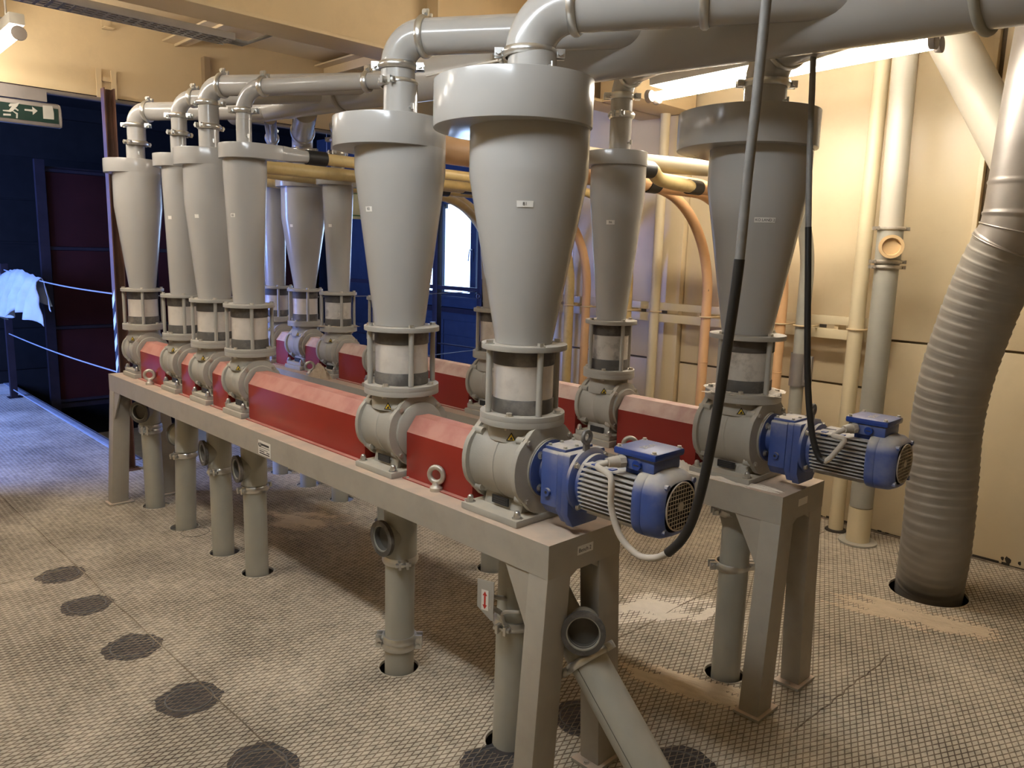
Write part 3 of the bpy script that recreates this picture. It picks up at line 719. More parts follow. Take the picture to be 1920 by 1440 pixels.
# ================================================================== support benches
def bench(x0, x1, yc, label, sticker, dust):
    t = thing('support_bench', ((x0 + x1) / 2, yc, 0), label, 'bench')
    hw = 0.16; zt = ZB; zb = ZB - 0.10
    mb = MB().box((x0, yc - hw, zt - 0.008), (x1, yc + hw, zt))
    mb.box((x0 + .008, yc - hw, zb), (x1 - .008, yc - hw + 0.008, zt - 0.008)).box((x0 + .008, yc + hw - 0.008, zb), (x1 - .008, yc + hw, zt - 0.008))
    mb.box((x0, yc - hw, zb), (x0 + 0.008, yc + hw, zt - .008)).box((x1 - 0.008, yc - hw, zb), (x1, yc + hw, zt - .008))
    mb.box((x0 + .008, yc - hw + .008, zb), (x1 - .008, yc - hw + 0.05, zb + .006)).box((x0 + .008, yc + hw - .05, zb), (x1 - .008, yc + hw - 0.008, zb + .006))
    mb.obj('top_beam', 'bench_paint', t)
    spl = 0.046
    for ex, sx in ((x0, 1), (x1, -1)):
        for sy in (-1, 1):
            lx0, lx1 = (ex, ex + sx * 0.075)
            if lx0 > lx1: lx0, lx1 = lx1, lx0
            yo = yc + sy * hw; yi = yo - sy * 0.098
            vs = []
            for z, s in ((0.012, spl), (zb + .001, 0.0)):
                for x in (lx0, lx1):
                    for y in (yo + sy * s, yi + sy * s): vs.append((x, y, z))
            MB().add(vs, [(0, 1, 3, 2), (4, 6, 7, 5), (0, 4, 5, 1), (2, 3, 7, 6), (0, 2, 6, 4), (1, 5, 7, 3)]).obj('leg', 'bench_paint', t, bevel=0.004)
            fy0, fy1 = sorted((yo + sy * (spl + .015), yi + sy * (spl - 0.03)))
            MB().box((lx0 - 0.012, fy0, 0.0016), (lx1 + 0.012, fy1, 0.0125)).obj('foot_plate', 'bench_paint', t, bevel=0.001)
            bolt(t, (ex + sx * 0.037, yi + sy * (spl - .016), 0.0125), (0, 0, 1), 0.007, BOLT_D)
            # triangular gusset from leg to beam, along the beam
            gx = ex + sx * 0.075
            MB().add([(gx, yo - sy * 0.004, zb), (gx + sx * 0.10, yo - sy * 0.004, zb), (gx, yo - sy * 0.004 + sy * .008, zb - 0.17),
                      (gx, yo - sy * 0.012, zb), (gx + sx * 0.10, yo - sy * 0.012, zb), (gx, yo - sy * 0.012 + sy * .008, zb - 0.17)],
                     [(0, 1, 2), (3, 5, 4), (0, 3, 4, 1), (1, 4, 5, 2), (2, 5, 3, 0)]).obj('gusset', 'bench_paint', t)
            # corner fillet plate across the end
            e2 = ex + sx * 0.004
            MB().add([(e2, yi, zb), (e2, yi - sy * 0.035, zb), (e2, yi + sy * .003, zb - 0.022), (e2 + sx * .008, yi, zb), (e2 + sx * .008, yi - sy * 0.035, zb), (e2 + sx * .008, yi + sy * .003, zb - 0.022)],
                     [(0, 1, 2), (3, 5, 4), (0, 3, 4, 1), (1, 4, 5, 2), (2, 5, 3, 0)]).obj('corner_plate', 'bench_paint', t)
    # label on the end face
    lb = MB().box((x1, yc - 0.038, zb + 0.042), (x1 + 0.0008, yc + 0.030, zb + 0.068)).obj('sticker', 'label_white', t)
    if sticker: text(lb, sticker, (x1 + 0.001, yc - 0.006, zb + .054), (1, 0, 0), (0, 0, 1), 0.017)
    return t
BX0, BX1 = -5.04, -1.362
B_1 = bench(BX0, BX1, ROW1, 'dusty grey steel bench standing on the open floor side, with a white maker plate', 'Bench 2', 1)
B_2 = bench(-5.22, -1.152, ROW2, 'dusty grey steel bench nearest the cream wall and its pipes', None, 1)
# maker plate on the long side of the first bench
pp = ony((496, 842), ROW1 - 0.16)
mp = MB().box((pp.x - .055, ROW1 - .1612, pp.z - .031), (pp.x + .055, ROW1 - .16, pp.z + .031)).obj('maker_plate', 'label_white', B_1)
for z, x0, x1, h in ((.016, -.025, .042, .009), (.004, -.045, .045, .002), (-.006, -.045, .03, .002), (-.014, -.045, .0, .004), (-.014, .02, .045, .004), (-.023, -.045, .045, .005)):
    MB().box((pp.x + x0, ROW1 - .1616, pp.z + z - h / 2), (pp.x + x1, ROW1 - .161, pp.z + z + h / 2)).obj('print_line', 'ink', mp)
MB().torus((pp.x - .038, ROW1 - .1615, pp.z + .014), (0, 1, 0), 0.009, 0.0022, 16, 6, 0.6, 5.4).obj('print_emblem', 'ink', mp)

def eyebolt(px, label, ang):
    p = onz(px, ZB); t = thing('eye_bolt', p, label, 'eye bolt')
    MB().lathe([(0.022, 0), (0.022, 0.012), (0.014, 0.02), (0.012, 0.032)], 20, M.Translation(p)).obj('collar', 'zinc_dusty', t)
    MB().torus(p + V((0, 0, 0.055)), (math.cos(ang), math.sin(ang), 0), 0.026, 0.009, 28, 10).obj('eye', 'zinc_dusty', t)
eyebolt((818, 920), 'galvanised lifting eye bolt beside the short red guard on the open-side bench', -1.2)
eyebolt((281, 721), 'galvanised lifting eye bolt at the far end of the open-side bench', -0.5)
eyebolt((1180, 858), 'galvanised lifting eye bolt on the wall-side bench behind the terminal box', -1.0)
eyebolt((581, 703), 'galvanised lifting eye bolt at the far end of the wall-side bench', -0.5)

# ================================================================== rotary valves
WHERE1 = ['at the far end of the open-side bench', 'second from far end, open-side bench', 'third from far end, open-side bench',
          'fourth from far end, open-side bench', 'second from motor, open-side bench', 'beside the motor, open-side bench']
WHERE2 = ['at the far end of the wall-side bench', 'second from far end, wall-side bench', 'third from far end, wall-side bench', 'fourth from motor, wall-side bench',
          'third from motor, wall-side bench', 'second from motor, wall-side bench', 'beside the motor, wall-side bench']
ZAX = 0.97
def valve(x, yc, R, Lh, size_word, where, driven=False, zf=1.112, fr=0.115):
    t = thing('rotary_valve', (x, yc, ZB), '%s grey rotary valve with drum casing, %s' % (size_word, where), 'valve', 'rotary valves')
    f = frame((x, yc, ZAX), (1, 0, 0), (0, 0, 1))
    MB().lathe([(R * .55, -Lh + .004), (R * .93, -Lh + .004), (R * .93, -Lh + .03), (R * .90, -Lh + .036), (R * .90, -0.006), (R * .915, -.004), (R * .915, .004), (R * .90, .006), (R * .90, Lh - .036), (R * .93, Lh - .03), (R * .93, Lh - .004), (R * .55, Lh - .004)], 48, f).obj('drum_casing', 'grey_casting', t)
    for s in (-1, 1):
        # end cover: round plate cut flat at the top corners
        poly = []
        for k in range(48):
            a = 2 * PI * k / 48
            r = R * 1.04
            m_ = abs(((math.degrees(a) - 45) % 90) - 45)   # flats on the diagonals
            lim = R * 0.995 / max(math.cos(math.radians(((math.degrees(a) % 90) - 45))), 0.86)
            poly.append((min(r, lim) * math.cos(a), min(r, lim) * math.sin(a)))
        fc = frame((x + s * (Lh + .001), yc, ZAX), (s, 0, 0), (0, 0, 1))
        cov = MB().prism(poly, -0.014, 0.004, fc).obj('end_cover', 'grey_casting', t, bevel=0.002)
        if not (driven and s > 0):
            MB().lathe([(R * .80, 0.003), (R * .80, 0.011), (R * .77, 0.014), (R * .36, 0.017), (R * .34, 0.035), (R * .2, 0.036)], 40, fc).obj('bearing_boss', 'grey_casting', cov)
        for k in range(4):
            a = PI / 4 + PI / 2 * k
            q = V((x + s * (Lh + .005), yc + R * .92 * math.cos(a), ZAX + R * .92 * math.sin(a)))
            bolt(cov, q, (s, 0, 0), 0.0075, BOLT_D)
            MB().cyl(q - V((s * .012, 0, 0)), q - V((s * .042, 0, 0)), 0.013, 0.012, n=12).obj('bolt_lug', 'grey_casting', cov)
    # inlet neck and flange
    MB().lathe([(fr * .80, ZAX + R * .55), (fr * .80, ZAX + R * .83), (fr * .74, ZAX + R * .95), (fr * .74, zf - .022)], 40, M.Translation((x, yc, 0))).obj('inlet_neck', 'grey_casting', t)
    MB().lathe([(fr * .5, zf - .024), (fr, zf - .024), (fr, zf - .006), (fr * .5, zf - .006)], 44, M.Translation((x, yc, 0))).obj('inlet_flange', 'grey_paint', t, bevel=0.001)
    for k in range(4):
        a = math.radians(22.5 + 90 * k)
        bolt(t, (x + fr * .87 * math.cos(a), yc + fr * .87 * math.sin(a), zf - .024), (0, 0, -1), 0.0085, BOLT_D)
    # pedestal and foot
    zb = ZAX - R * .84; lo = ZB
    ph = 0.028 if R > .115 else 0.030
    MB().prism([(-R * .62, 0), (R * .62, 0), (R * .52, zb - lo - .01), (R * .45, zb - lo + .03), (-R * .45, zb - lo + .03), (-R * .52, zb - lo - .01)], -Lh + .03, Lh - .03, M(((0, 0, 1, x), (1, 0, 0, yc), (0, 1, 0, lo), (0, 0, 0, 1)))).obj('pedestal', 'grey_casting', t, bevel=0.003)
    fw = min(R * 1.0, .135)
    MB().box((x - Lh - .012, yc - fw, lo), (x + Lh + .012, yc + fw, lo + (0.022 if R > .115 else 0.026))).obj('foot', 'grey_casting', t, bevel=0.005)
    if R < .115:
        MB().box((x - Lh - .004, yc - fw + .010, lo + .026), (x + Lh + .004, yc + fw - .010, lo + .046)).obj('foot', 'grey_casting', t, bevel=0.004)
    zt = lo + (.022 if R > .115 else .046)
    for sx in (-1, 1):
        for sy in (-1, 1):
            inst('cap_nut', CAPNUT, t, M.Translation((x + sx * (Lh - .008), yc + sy * (fw - .022), zt)) @ M.Diagonal((.0105, .0105, .0115, 1)))
    # nameplate and warning triangle on the side that faces the open floor
    pz = lo + .045 if R > .115 else lo + .058
    yp = yc - R * .60
    npl = MB().box((x - .035, yp - .004, pz - .012), (x + .035, yp + .001, pz + .013)).obj('nameplate', 'plate_black', t)
    for k in range(3): MB().box((x - .028, yp - .0046, pz - .008 + k * .007), (x + .024, yp - .004, pz - .0065 + k * .007)).obj('print_line', 'plate_print', npl)
    a = math.radians(-62); rn = fr * .79
    q = V((x + rn * math.cos(a), yc + rn * math.sin(a), ZAX + R * .68))
    fq = frame(q + V((math.cos(a), math.sin(a), 0)) * .0015, (math.cos(a), math.sin(a), 0), (0, 0, 1))
    tri = MB().prism([(.016, 0), (-.010, .016), (-.010, -.016)], 0, .001, fq).obj('warning_sticker', 'ink', t, smooth=0)
    MB().prism([(.0105, 0), (-.0072, .0105), (-.0072, -.0105)], .001, .0016, fq).obj('warning_face', 'yellow_sticker', tri, smooth=0)
    MB().prism([(.004, -.002), (-.006, .006), (-.006, -.006)], .0016, .002, fq).obj('warning_symbol', 'ink', tri, smooth=0)
    return t
FR1 = [.118, .112, .116, .116, .134, .130]
VR1 = [.103, .103, .103, .103, .126, .136]
VL1 = [.088, .088, .088, .088, .102, .112]
FR2 = [.112, .114, .114, .112, .115, .109, .136]
VR2 = [.103, .103, .103, .103, .110, .103, .136]
VL2 = [.088, .088, .088, .088, .092, .09, .112]
ZF = 1.118
for i, x in enumerate(C1):
    valve(x, ROW1, VR1[i], VL1[i], 'large' if VR1[i] > .11 else 'small', WHERE1[i], i == 5, ZF, FR1[i])
for i, x in enumerate(C2):
    valve(x, ROW2, VR2[i], VL2[i], 'large' if VR2[i] > .12 else 'small', WHERE2[i], i == 6, ZF, FR2[i])

# ================================================================== red shaft guards
def guard(x0, x1, yc, label, rm='red_paint'):
    hw = 0.068; h1 = 0.165; h2 = 0.218
    prof = [(-hw, .004), (-hw, h1), (-hw * .42, h2), (hw * .42, h2), (hw, h1), (hw, .004)]
    t = thing('shaft_guard', ((x0 + x1) / 2, yc, ZB), label, 'guard', 'red shaft guards')
    mw = M(((0, 0, 1, 0), (1, 0, 0, yc), (0, 1, 0, ZB), (0, 0, 0, 1)))
    MB().prism(prof, x0, x1, mw).obj('cover', rm, t, bevel=0.0012, smooth=20)
    for s in (-1, 1):
        lip = MB().box((x0, yc + s * hw, ZB + .0005), (x1, yc + s * (hw + .018), ZB + .004)) if s > 0 else MB().box((x0, yc + s * (hw + .018), ZB + .0005), (x1, yc + s * hw, ZB + .004))
        lp = lip.obj('fixing_lip', rm, t)
        for xx in (x0 + .02, x1 - .02): bolt(lp, (xx, yc + s * (hw + .009), ZB + .004), (0, 0, 1), 0.0045, BOLT_G)
    MB().cyl((x0 - .03, yc, ZAX), (x1 + .03, yc, ZAX), 0.014, n=14).obj('shaft', 'joint_dark', t)
G1 = ['short red shaft guard between the two far valves of the open-side bench', 'narrow red shaft guard between the second and third valves of the open-side bench', 'narrow red shaft guard between the third and fourth valves of the open-side bench',
      'long glossy red shaft guard in the middle of the open-side bench', 'short red shaft guard beside the eye bolt, next to the motor-driven valve']
for i in range(5):
    guard(C1[i] + VL1[i] + .022, C1[i + 1] - VL1[i + 1] - (.035 if i in (0, 4, 3) else .02), ROW1, G1[i])
G2 = ['narrow red shaft guard between the two far valves of the wall-side bench', 'narrow red shaft guard between second and third valves of the wall-side bench', 'red shaft guard after the brown powder heap on the wall-side bench',
      'long red shaft guard in the middle of the wall-side bench', 'red shaft guard third from the motor end of the wall-side bench', 'red shaft guard beside the motor-driven valve of the wall-side bench']
for i in range(6):
    guard(C2[i] + VL2[i] + .022, C2[i + 1] - VL2[i + 1] - .03, ROW2, G2[i], 'red_paint_dusty')

# ================================================================== sight glasses
ZU = 1.335
def sight(x, yc, fr, where, big, smear=False):
    t = thing('sight_glass', (x, yc, ZF), 'rubber-banded sight glass under the cyclone %s' % where, 'sight glass', 'sight glasses under the cyclones')
    T = M.Translation((x, yc, 0)); gr = fr * .70
    MB().lathe([(gr * .6, ZF - .006), (fr, ZF - .006), (fr, ZF + .010), (gr * .6, ZF + .010)], 44, T).obj('lower_flange', 'grey_paint', t, bevel=0.001)
    MB().lathe([(gr * .6, ZU - .016), (fr, ZU - .016), (fr, ZU), (gr * .6, ZU)], 44, T).obj('upper_flange', 'grey_paint', t, bevel=0.001)
    MB().lathe([(gr, ZF + .011), (gr, ZU - .017)], 44, T).obj('glass_cylinder', 'smeared_glass' if smear else 'frosted_glass', t)
    MB().lathe([(gr + .0015, ZU - .062), (gr + .003, ZU - .060), (gr + .003, ZU - .017), (gr, ZU - .017)], 44, T, caps=False).obj('rubber_band', 'dark_rubber', t)
    MB().lathe([(gr, ZF + .011), (gr + .003, ZF + .011), (gr + .003, ZF + .052), (gr + .0015, ZF + .054)], 44, T, caps=False).obj('rubber_band', 'dark_rubber', t)
    for k in range(4):
        a = math.radians(-20 + 90 * k); q = V((x + fr * .87 * math.cos(a), yc + fr * .87 * math.sin(a), 0))
        MB().cyl(q + V((0, 0, ZF + .011)), q + V((0, 0, ZU - .017)), 0.0095 if big else .0085, n=14).obj('tie_rod', 'grey_paint', t)
        bolt(t, q + V((0, 0, ZU)), (0, 0, 1), 0.0105 if big else .009, BOLT if big else BOLT_D)
        a2 = math.radians(25 + 90 * k); q2 = V((x + fr * .87 * math.cos(a2), yc + fr * .87 * math.sin(a2), ZF + .010))
        bolt(t, q2, (0, 0, 1), 0.0098 if big else .009, BOLT_D)
for i, x in enumerate(C1): sight(x, ROW1, FR1[i], WHERE1[i], i > 3)
for i, x in enumerate(C2): sight(x, ROW2, FR2[i], WHERE2[i], i > 5, i in (2, 5, 6))

# ================================================================== cyclones
def volute_outline(Rb, w, L, s, dec=1.25):
    """plan outline of the spiral head, inlet on the -x side (s=1) or +x side (s=-1), running towards +y"""
    pts = []
    n = 54
    pts.append((-(Rb + w), L))
    for k in range(n + 1):
        q = k / n; a = PI + q * dec * PI
        r = Rb + w * (1 - q)
        pts.append((r * math.cos(a), r * math.sin(a)))
    wi = w + Rb * .42
    xi = -(Rb + w) + wi
    ae = math.acos(max(-1, min(1, xi / Rb)))
    k0 = 18
    for k in range(1, k0 + 1):
        a = (dec - 1) * PI + (ae - (dec - 1) * PI) * k / k0
        pts.append((Rb * math.cos(a), Rb * math.sin(a)))
    pts.append((xi, L))
    if s < 0: pts = [(-x, y) for x, y in reversed(pts)]
    return pts, -(Rb + w) * s, xi * s
def cyclone(x, yc, Rb, rb, w, zc0, zc1, zt, rn, size_word, where, label_text=None, side=1, pipe_r=.03, lab_w=.03, az=-62, dec=1.25, tl=.15):
    t = thing('cyclone', (x, yc, ZU), '%s grey cyclone separator with spiral head, %s' % (size_word, where), 'cyclone', 'cyclone separators')
    T = M.Translation((x, yc, 0))
    gl = 'grey_paint_gloss'
    MB().lathe([(rb * .98, ZU + .001), (rb, ZU + .012), (Rb * .995, zt - .02), (Rb, zt), (Rb, zc0 + .003)], 64, T).obj('cone', gl, t, smooth=50)
    L = Rb + .02
    pts, xo, xi = volute_outline(Rb, w, L, side, dec)
    MB().prism(pts, zc0, zc1, T).obj('spiral_head', gl, t, bevel=0.003)
    # square-to-round inlet
    H = (zc1 - zc0); xc = (xo + xi) / 2; hwid = abs(xo - xi) / 2; zc = (zc0 + zc1) / 2
    n = 32; vs = []
    for k in range(n):
        a = 2 * PI * k / n + PI / 4; c_, s_ = math.cos(a), math.sin(a); m_ = max(abs(c_), abs(s_))
        vs.append((x + xc + hwid * c_ / m_, yc + L, zc + H / 2 * s_ / m_))
    for k in range(n):
        a = 2 * PI * k / n + PI / 4
        vs.append((x + xc + pipe_r * math.cos(a), yc + L + tl, zc + pipe_r * math.sin(a)))
    for k in range(n):
        a = 2 * PI * k / n + PI / 4
        vs.append((x + xc + pipe_r * math.cos(a), yc + L + tl + .04, zc + pipe_r * math.sin(a)))
    MB().add(vs, [(k, (k + 1) % n, n + (k + 1) % n, n + k) for k in range(n)] + [(n + k, n + (k + 1) % n, 2 * n + (k + 1) % n, 2 * n + k) for k in range(n)] + [tuple(range(2 * n, 3 * n))]).obj('inlet_transition', gl, t, smooth=60)
    # outlet neck with two small catches
    ztop = 2.16
    MB().lathe([(rn, zc1 - .002), (rn, ztop)], 36, T).obj('outlet_neck', gl, t)
    for a in (-.1, 2.6):
        q = V((x + rn * math.cos(a), yc + rn * math.sin(a), zc1 + .035)); d = V((math.cos(a), math.sin(a), 0))
        MB().cyl(q, q + d * .018, .0035, n=8).cyl(q + d * .018 - V((0, 0, .008)), q + d * .018 + V((0, 0, .010)), .0045, n=8).obj('earthing_stud', 'zinc', t)
    # paper label on the cone
    zl = 1.735
    if label_text is not None:
        rl = rb + (Rb * .995 - rb) * min(1, (zl - ZU - .012) / (zt - .032 - ZU)) + .0016
        a = math.radians(az); da = lab_w / rl / 2; m = 8; vs = []; sl = (Rb - rb) / (zt - ZU)
        for z in (zl - .0085, zl + .0085):
            for k in range(m + 1):
                q = a - da + 2 * da * k / m; r = rl + sl * (z - zl)
                vs.append((x + r * math.cos(q), yc + r * math.sin(q), z))
        lb = MB().add(vs, [(k, k + 1, m + 2 + k, m + 1 + k) for k in range(m)]).obj('label', 'label_white', t, smooth=80)
        if label_text:
            d = V((math.cos(a), math.sin(a), 0)); nrm = (d - V((0, 0, sl))).normalized()
            text(lb, label_text, V((x, yc, zl)) + d * (rl + .0006), nrm, (0, 0, 1), 0.0125)
    return (x + xc, yc + L + tl + .04, zc, pipe_r)
IN = {}
r1 = [(-4.848, .130, .074, .084, 1.995, 2.072, 1.82, .050, 'tall', None, 1, .036, .02, -40),
      (-4.220, .087, .072, .068, 1.995, 2.060, 1.93, .0385, 'slender', '', 1, .028, .022, -64),
      (-3.842, .124, .080, .074, 1.978, 2.058, 1.82, .0475, 'mid-sized', '', 1, .036, .022, -58),
      (-3.465, .096, .071, .045, 1.985, 2.050, 1.93, .034, 'slender', 'B3', -1, .028, .024, -66),
      (-2.275, .157, .091, .106, 1.944, 2.045, 1.88, .0585, 'large', 'B2', 1, .055, .032, -84),
      (-1.643, .174, .088, .135, 1.954, 2.084, 1.835, .070, 'largest', 'B1', 1, .046, .046, -48)]
for i, a in enumerate(r1):
    IN['a%d' % i] = cyclone(a[0], ROW1, *a[1:9], WHERE1[i], a[9], a[10], a[11], a[12], a[13], [.8, .9, .8, 1.0, 1.0, 1.25][i], .03 if i == 4 else .15)
r2 = [(-5.01, .083, .068, .05, 1.990, 2.055, 1.93, .036, 'slender', None, 1, .028, .02, -50),
      (-4.610, .139, .070, .045, 1.978, 2.055, 1.80, .065, 'wide', '', 1, .034, .02, -64),
      (-4.195, .091, .066, .05, 1.975, 2.045, 1.93, .040, 'slender', '', 1, .03, .022, -66),
      (-3.69, .100, .068, .05, 1.975, 2.045, 1.90, .040, 'mid-sized', None, 1, .032, .02, -60),
      (-2.76, .105, .070, .05, 1.970, 2.045, 1.90, .045, 'mid-sized', None, 1, .032, .02, -60),
      (-2.053, .113, .062, .04, 1.962, 2.018, 1.87, .0435, 'mid-sized', 'B6', 1, .032, .034, -64),
      (-1.422, .176, .090, .135, 1.981, 2.106, 1.87, .072, 'very large', 'KO LAND 2', 1, .046, .07, -50)]
for i, a in enumerate(r2):
    IN['b%d' % i] = cyclone(a[0], ROW2, *a[1:9], WHERE2[i], a[9], a[10], a[11], a[12], a[13])

# ================================================================== collector duct and branch pipes
YCOL = 2.12; ZTOP = 2.405; ZCOL = 2.33
def zbot(x):      # underside of the tapering collector, measured along its length
    ks = [(-4.6, 2.30), (-3.02, 2.241), (-1.82, 2.185), (-0.55, 2.145), (1.5, 2.10)]
    for (a, za), (b, zb) in zip(ks[:-1], ks[1:]):
        if x <= b: return za + (zb - za) * (x - a) / (b - a)
    return ks[-1][1]
ct = thing('collector_duct', (-1.5, YCOL, 2.1), 'long tapering grey collector duct running above and between both rows', 'duct')
xs = [-4.55, -4.1, -3.6, -3.0, -2.4, -1.82, -1.2, -0.55, 0.2, 1.2]
MB().tube([(x, YCOL, (ZTOP + zbot(x)) / 2) for x in xs], [(ZTOP - zbot(x)) / 2 for x in xs], 40).obj('duct_body', 'grey_paint_gloss', ct, smooth=50)
for x in (-3.35, -2.2, -0.62, 0.5):
    r = (ZTOP - zbot(x)) / 2
    MB().torus((x, YCOL, (ZTOP + zbot(x)) / 2), (1, 0, 0), r + .004, 0.011, 48, 10).obj('joint_ring', 'grey_pipe' if x > -0.7 else 'grey_paint_gloss', ct)
BR = {}
def branch(x, yc, r, zh, ang, length, where, lugdir, R=None, r_end=None, zclamps=(2.16,)):
    """exhaust pipe: rises out of the cyclone neck, bends and runs obliquely into the collector"""
    d = V((math.cos(math.radians(ang)), math.sin(math.radians(ang)), 0))
    R = R or r * 1.55 + .02
    z0 = 2.16
    t = thing('exhaust_pipe', (x, yc, z0), 'grey exhaust pipe above the cyclone %s' % where, 'pipe', 'exhaust pipes')
    c = V((x, yc, zh - R))
    pts = [V((x, yc, z0))] if zh - R - z0 > .01 else []
    if zh - R - z0 > .05: pts.append(V((x, yc, z0 + .04)))
    pts += arc(c, (0, 0, 1), d, R, 14)
    e = pts[-1]
    MB().tube(pts, r, 32).obj('elbow', 'grey_paint_gloss', t, smooth=60)
    end = e + d * length
    end.z = zh + ((ZTOP + zbot(end.x)) / 2 - zh) * .6
    MB().tube([e, e + (end - e) * .5, end], [r, r, r_end or r], 32).obj('branch_run', 'grey_paint_gloss', t, smooth=60)
    clamp(t, (x, yc, max(z0 + .004, zh - R)), (0, 0, 1), r, lugdir, material='zinc')
    if zh - R - z0 > .05: clamp(t, (x, yc, z0 + .004), (0, 0, 1), r, (lugdir[0] * .4 - lugdir[1], lugdir[1] * .4 + lugdir[0], 0))
    clamp(t, e + d * .006, d, r, (0, .3, 1), two=False)
    return t, e, d
lr = (0.70, 0.72, 0)
branch(-4.82, ROW1, .050, 2.338, 33, .95, WHERE1[0], lr, .075)
branch(-4.20, ROW1, .0385, 2.338, 30, .85, WHERE1[1], lr, .085)
branch(-3.835, ROW1, .0475, 2.352, 29, .80, WHERE1[2], lr, .078)
t4, e4, d4 = branch(-3.462, ROW1, .034, 2.300, 28, .95, WHERE1[3], lr, .10)
clamp(t4, e4 + d4 * .52, d4, .034, (0, .3, 1), two=False)
branch(-2.290, ROW1, .0585, 2.312, 28.5, .85, WHERE1[4], lr, .092)
t6, e6, d6 = branch(-1.655, ROW1, .070, 2.285, 28.5, .95, WHERE1[5], lr, .125)
clamp(t6, e6 + d6 * .36, d6, .070, (0, .3, 1), two=False)
# wall-side row: short necks rising into the duct from the other side
for i, a in enumerate(r2):
    r = a[7]
    zh = 2.31
    branch(a[0], ROW2, r, zh, -28, .70, WHERE2[i], (0.72, .70, 0), r * 1.2 + .02)
# thin pale hose looped between the two largest cyclones
pts = [ony((800, 142), 1.70), ony((870, 128), 1.70), ony((935, 113), 1.68)]
MB().tube(pts, .004, 8).obj('pneumatic_hose', 'cable_pale', None, label='thin pale hose stretched between two exhaust pipe clamps', category='hose')
pts = [ony((938, 112), 1.60), ony((946, 128), 1.62), ony((952, 140), 1.63)]
MB().tube(pts, .006, 8).obj('earth_lead', 'cable_pale', None, label='short pale lead on top of the cyclone labelled B1', category='cable')

def spline(P, n):
    out = []
    for i in range(len(P) - 1):
        a = P[max(i - 1, 0)]; b = P[i]; c = P[i + 1]; d = P[min(i + 2, len(P) - 1)]
        for k in range(n):
            t = k / n
            out.append(0.5 * ((2 * b) + (c - a) * t + (2 * a - 5 * b + 4 * c - d) * t * t + (3 * b - a - 3 * c + d) * t ** 3))
    out.append(P[-1]); return out
# ================================================================== feed pipes from the spiral heads to the wall
def feed(key, xw, label, straight, bend, zrun=None, ydown=4.5, r=None, R=.62, bottom=0.0, mark=None, sleeve=True, ysleeve=None, via=None, first=True):
    x0, y0, z0, pr = IN[key]; r = r or pr
    zr = zrun or z0
    t = thing('feed_pipe', (xw, ydown, 0), label, 'pipe', 'feed pipes along the wall')
    if first: MB().cyl((x0, y0 - .05, z0), (x0, y0 + .05, z0), max(pr, r if not via else pr) + .006, n=28).obj('rubber_sleeve', 'black_rubber', t)
    yb = ydown - R
    ys = ysleeve or min(yb - .12, 3.45)
    p1 = [V((x0, y0 + (.0 if first else -.06), z0)), V((x0, y0 + .06, z0))]
    if via: p1 = spline(p1 + [V(q) for q in via] + [V((xw, ys, zr))], 6)[:-1]
    elif abs(xw - x0) > .03 or abs(zr - z0) > .02:
        p1 += [V((x0 + (xw - x0) * k / 6, y0 + .06 + (ys - y0 - .1) * k / 6, z0 + (zr - z0) * k / 6)) for k in range(1, 7)]
    p1.append(V((xw, ys, zr)))
    MB().tube(p1, r, 24).obj('straight_run', straight, t, smooth=60)
    if sleeve: MB().cyl((xw, ys - .05, zr), (xw, ys + .05, zr), r + .005, n=24).obj('rubber_sleeve', 'black_rubber', t)
    p2 = [V((xw, ys, zr))] + arc((xw, yb, zr), (0, 1, 0), (0, 0, -1), R, 18) + [V((xw, ydown, 1.0)), V((xw, ydown, bottom))]
    MB().tube(p2, r, 24).obj('bend', bend, t, smooth=60)
    MB().torus((xw, ydown, 0.92), (0, 0, 1), r, .0025, 24, 6).obj('weld_ring', bend, t)
    if bottom <= .001:
        MB().lathe([(r + .002, .0017), (r + .03, .0017), (r + .028, .006), (r + .002, .007)], 28, M.Translation((xw, ydown, 0))).obj('floor_collar', 'joint_dark', t)
    if mark:
        text(t, mark, V((xw + .012, ydown - r * .97, 1.40)), (.35, -.94, 0), (0, 0, 1), .03)
    return t
feed('a0', -4.80, 'yellow feed pipe curving down across the window', 'yellow_pipe', 'yellow_pipe', via=[(-4.86, 2.42, 2.02), (-4.86, 2.8, 2.02)])
feed('a1', -4.385, 'pale orange feed pipe curving down next to the window', 'yellow_pipe', 'orange_pipe', R=.7, via=[(-4.405, 2.4, 2.02), (-4.405, 2.8, 2.02)])
feed('a2', WALLP['yellow_a'], 'yellow feed pipe descending beside an orange one near the wall end', 'yellow_pipe', 'yellow_pipe', R=.66, first=False)
feed('a3', -3.42, 'yellow feed pipe passing behind the middle of the wall-side row', 'yellow_pipe', 'yellow_pipe', R=.6)
feed('a4', -2.52, 'thick orange feed pipe from the cyclone labelled B2', 'orange_pipe', 'orange_pipe', r=.054, first=False)
feed('a5', WALLP['grey_flat'], 'grey feed pipe with a bolted sleeve on the cream wall', 'cream_pipe', 'grey_pipe', r=.040, R=.55, ysleeve=3.62, zrun=2.045, via=[(-2.02, 2.24, 2.03), (-2.34, 2.62, 2.045), (-2.34, 2.95, 2.045), (-2.22, 3.35, 2.045)])
feed('b3', WALLP['orange_a'], 'orange feed pipe beside the yellow one near the wall end', 'yellow_pipe', 'orange_pipe', R=.66)
feed('b4', WALLP['orange_b'], 'orange feed pipe with a handwritten mark in a wide curve', 'yellow_pipe', 'orange_pipe', R=.68, mark='B4')
feed('b5', WALLP['orange_c'], 'orange feed pipe seen behind the very large cyclone', 'yellow_pipe', 'orange_pipe', R=.6, zrun=1.955, via=[(-2.2, 3.1, 1.96)])
feed('b2', -4.26, 'yellow feed pipe from the third wall-side cyclone', 'yellow_pipe', 'yellow_pipe', R=.6, ydown=4.42)
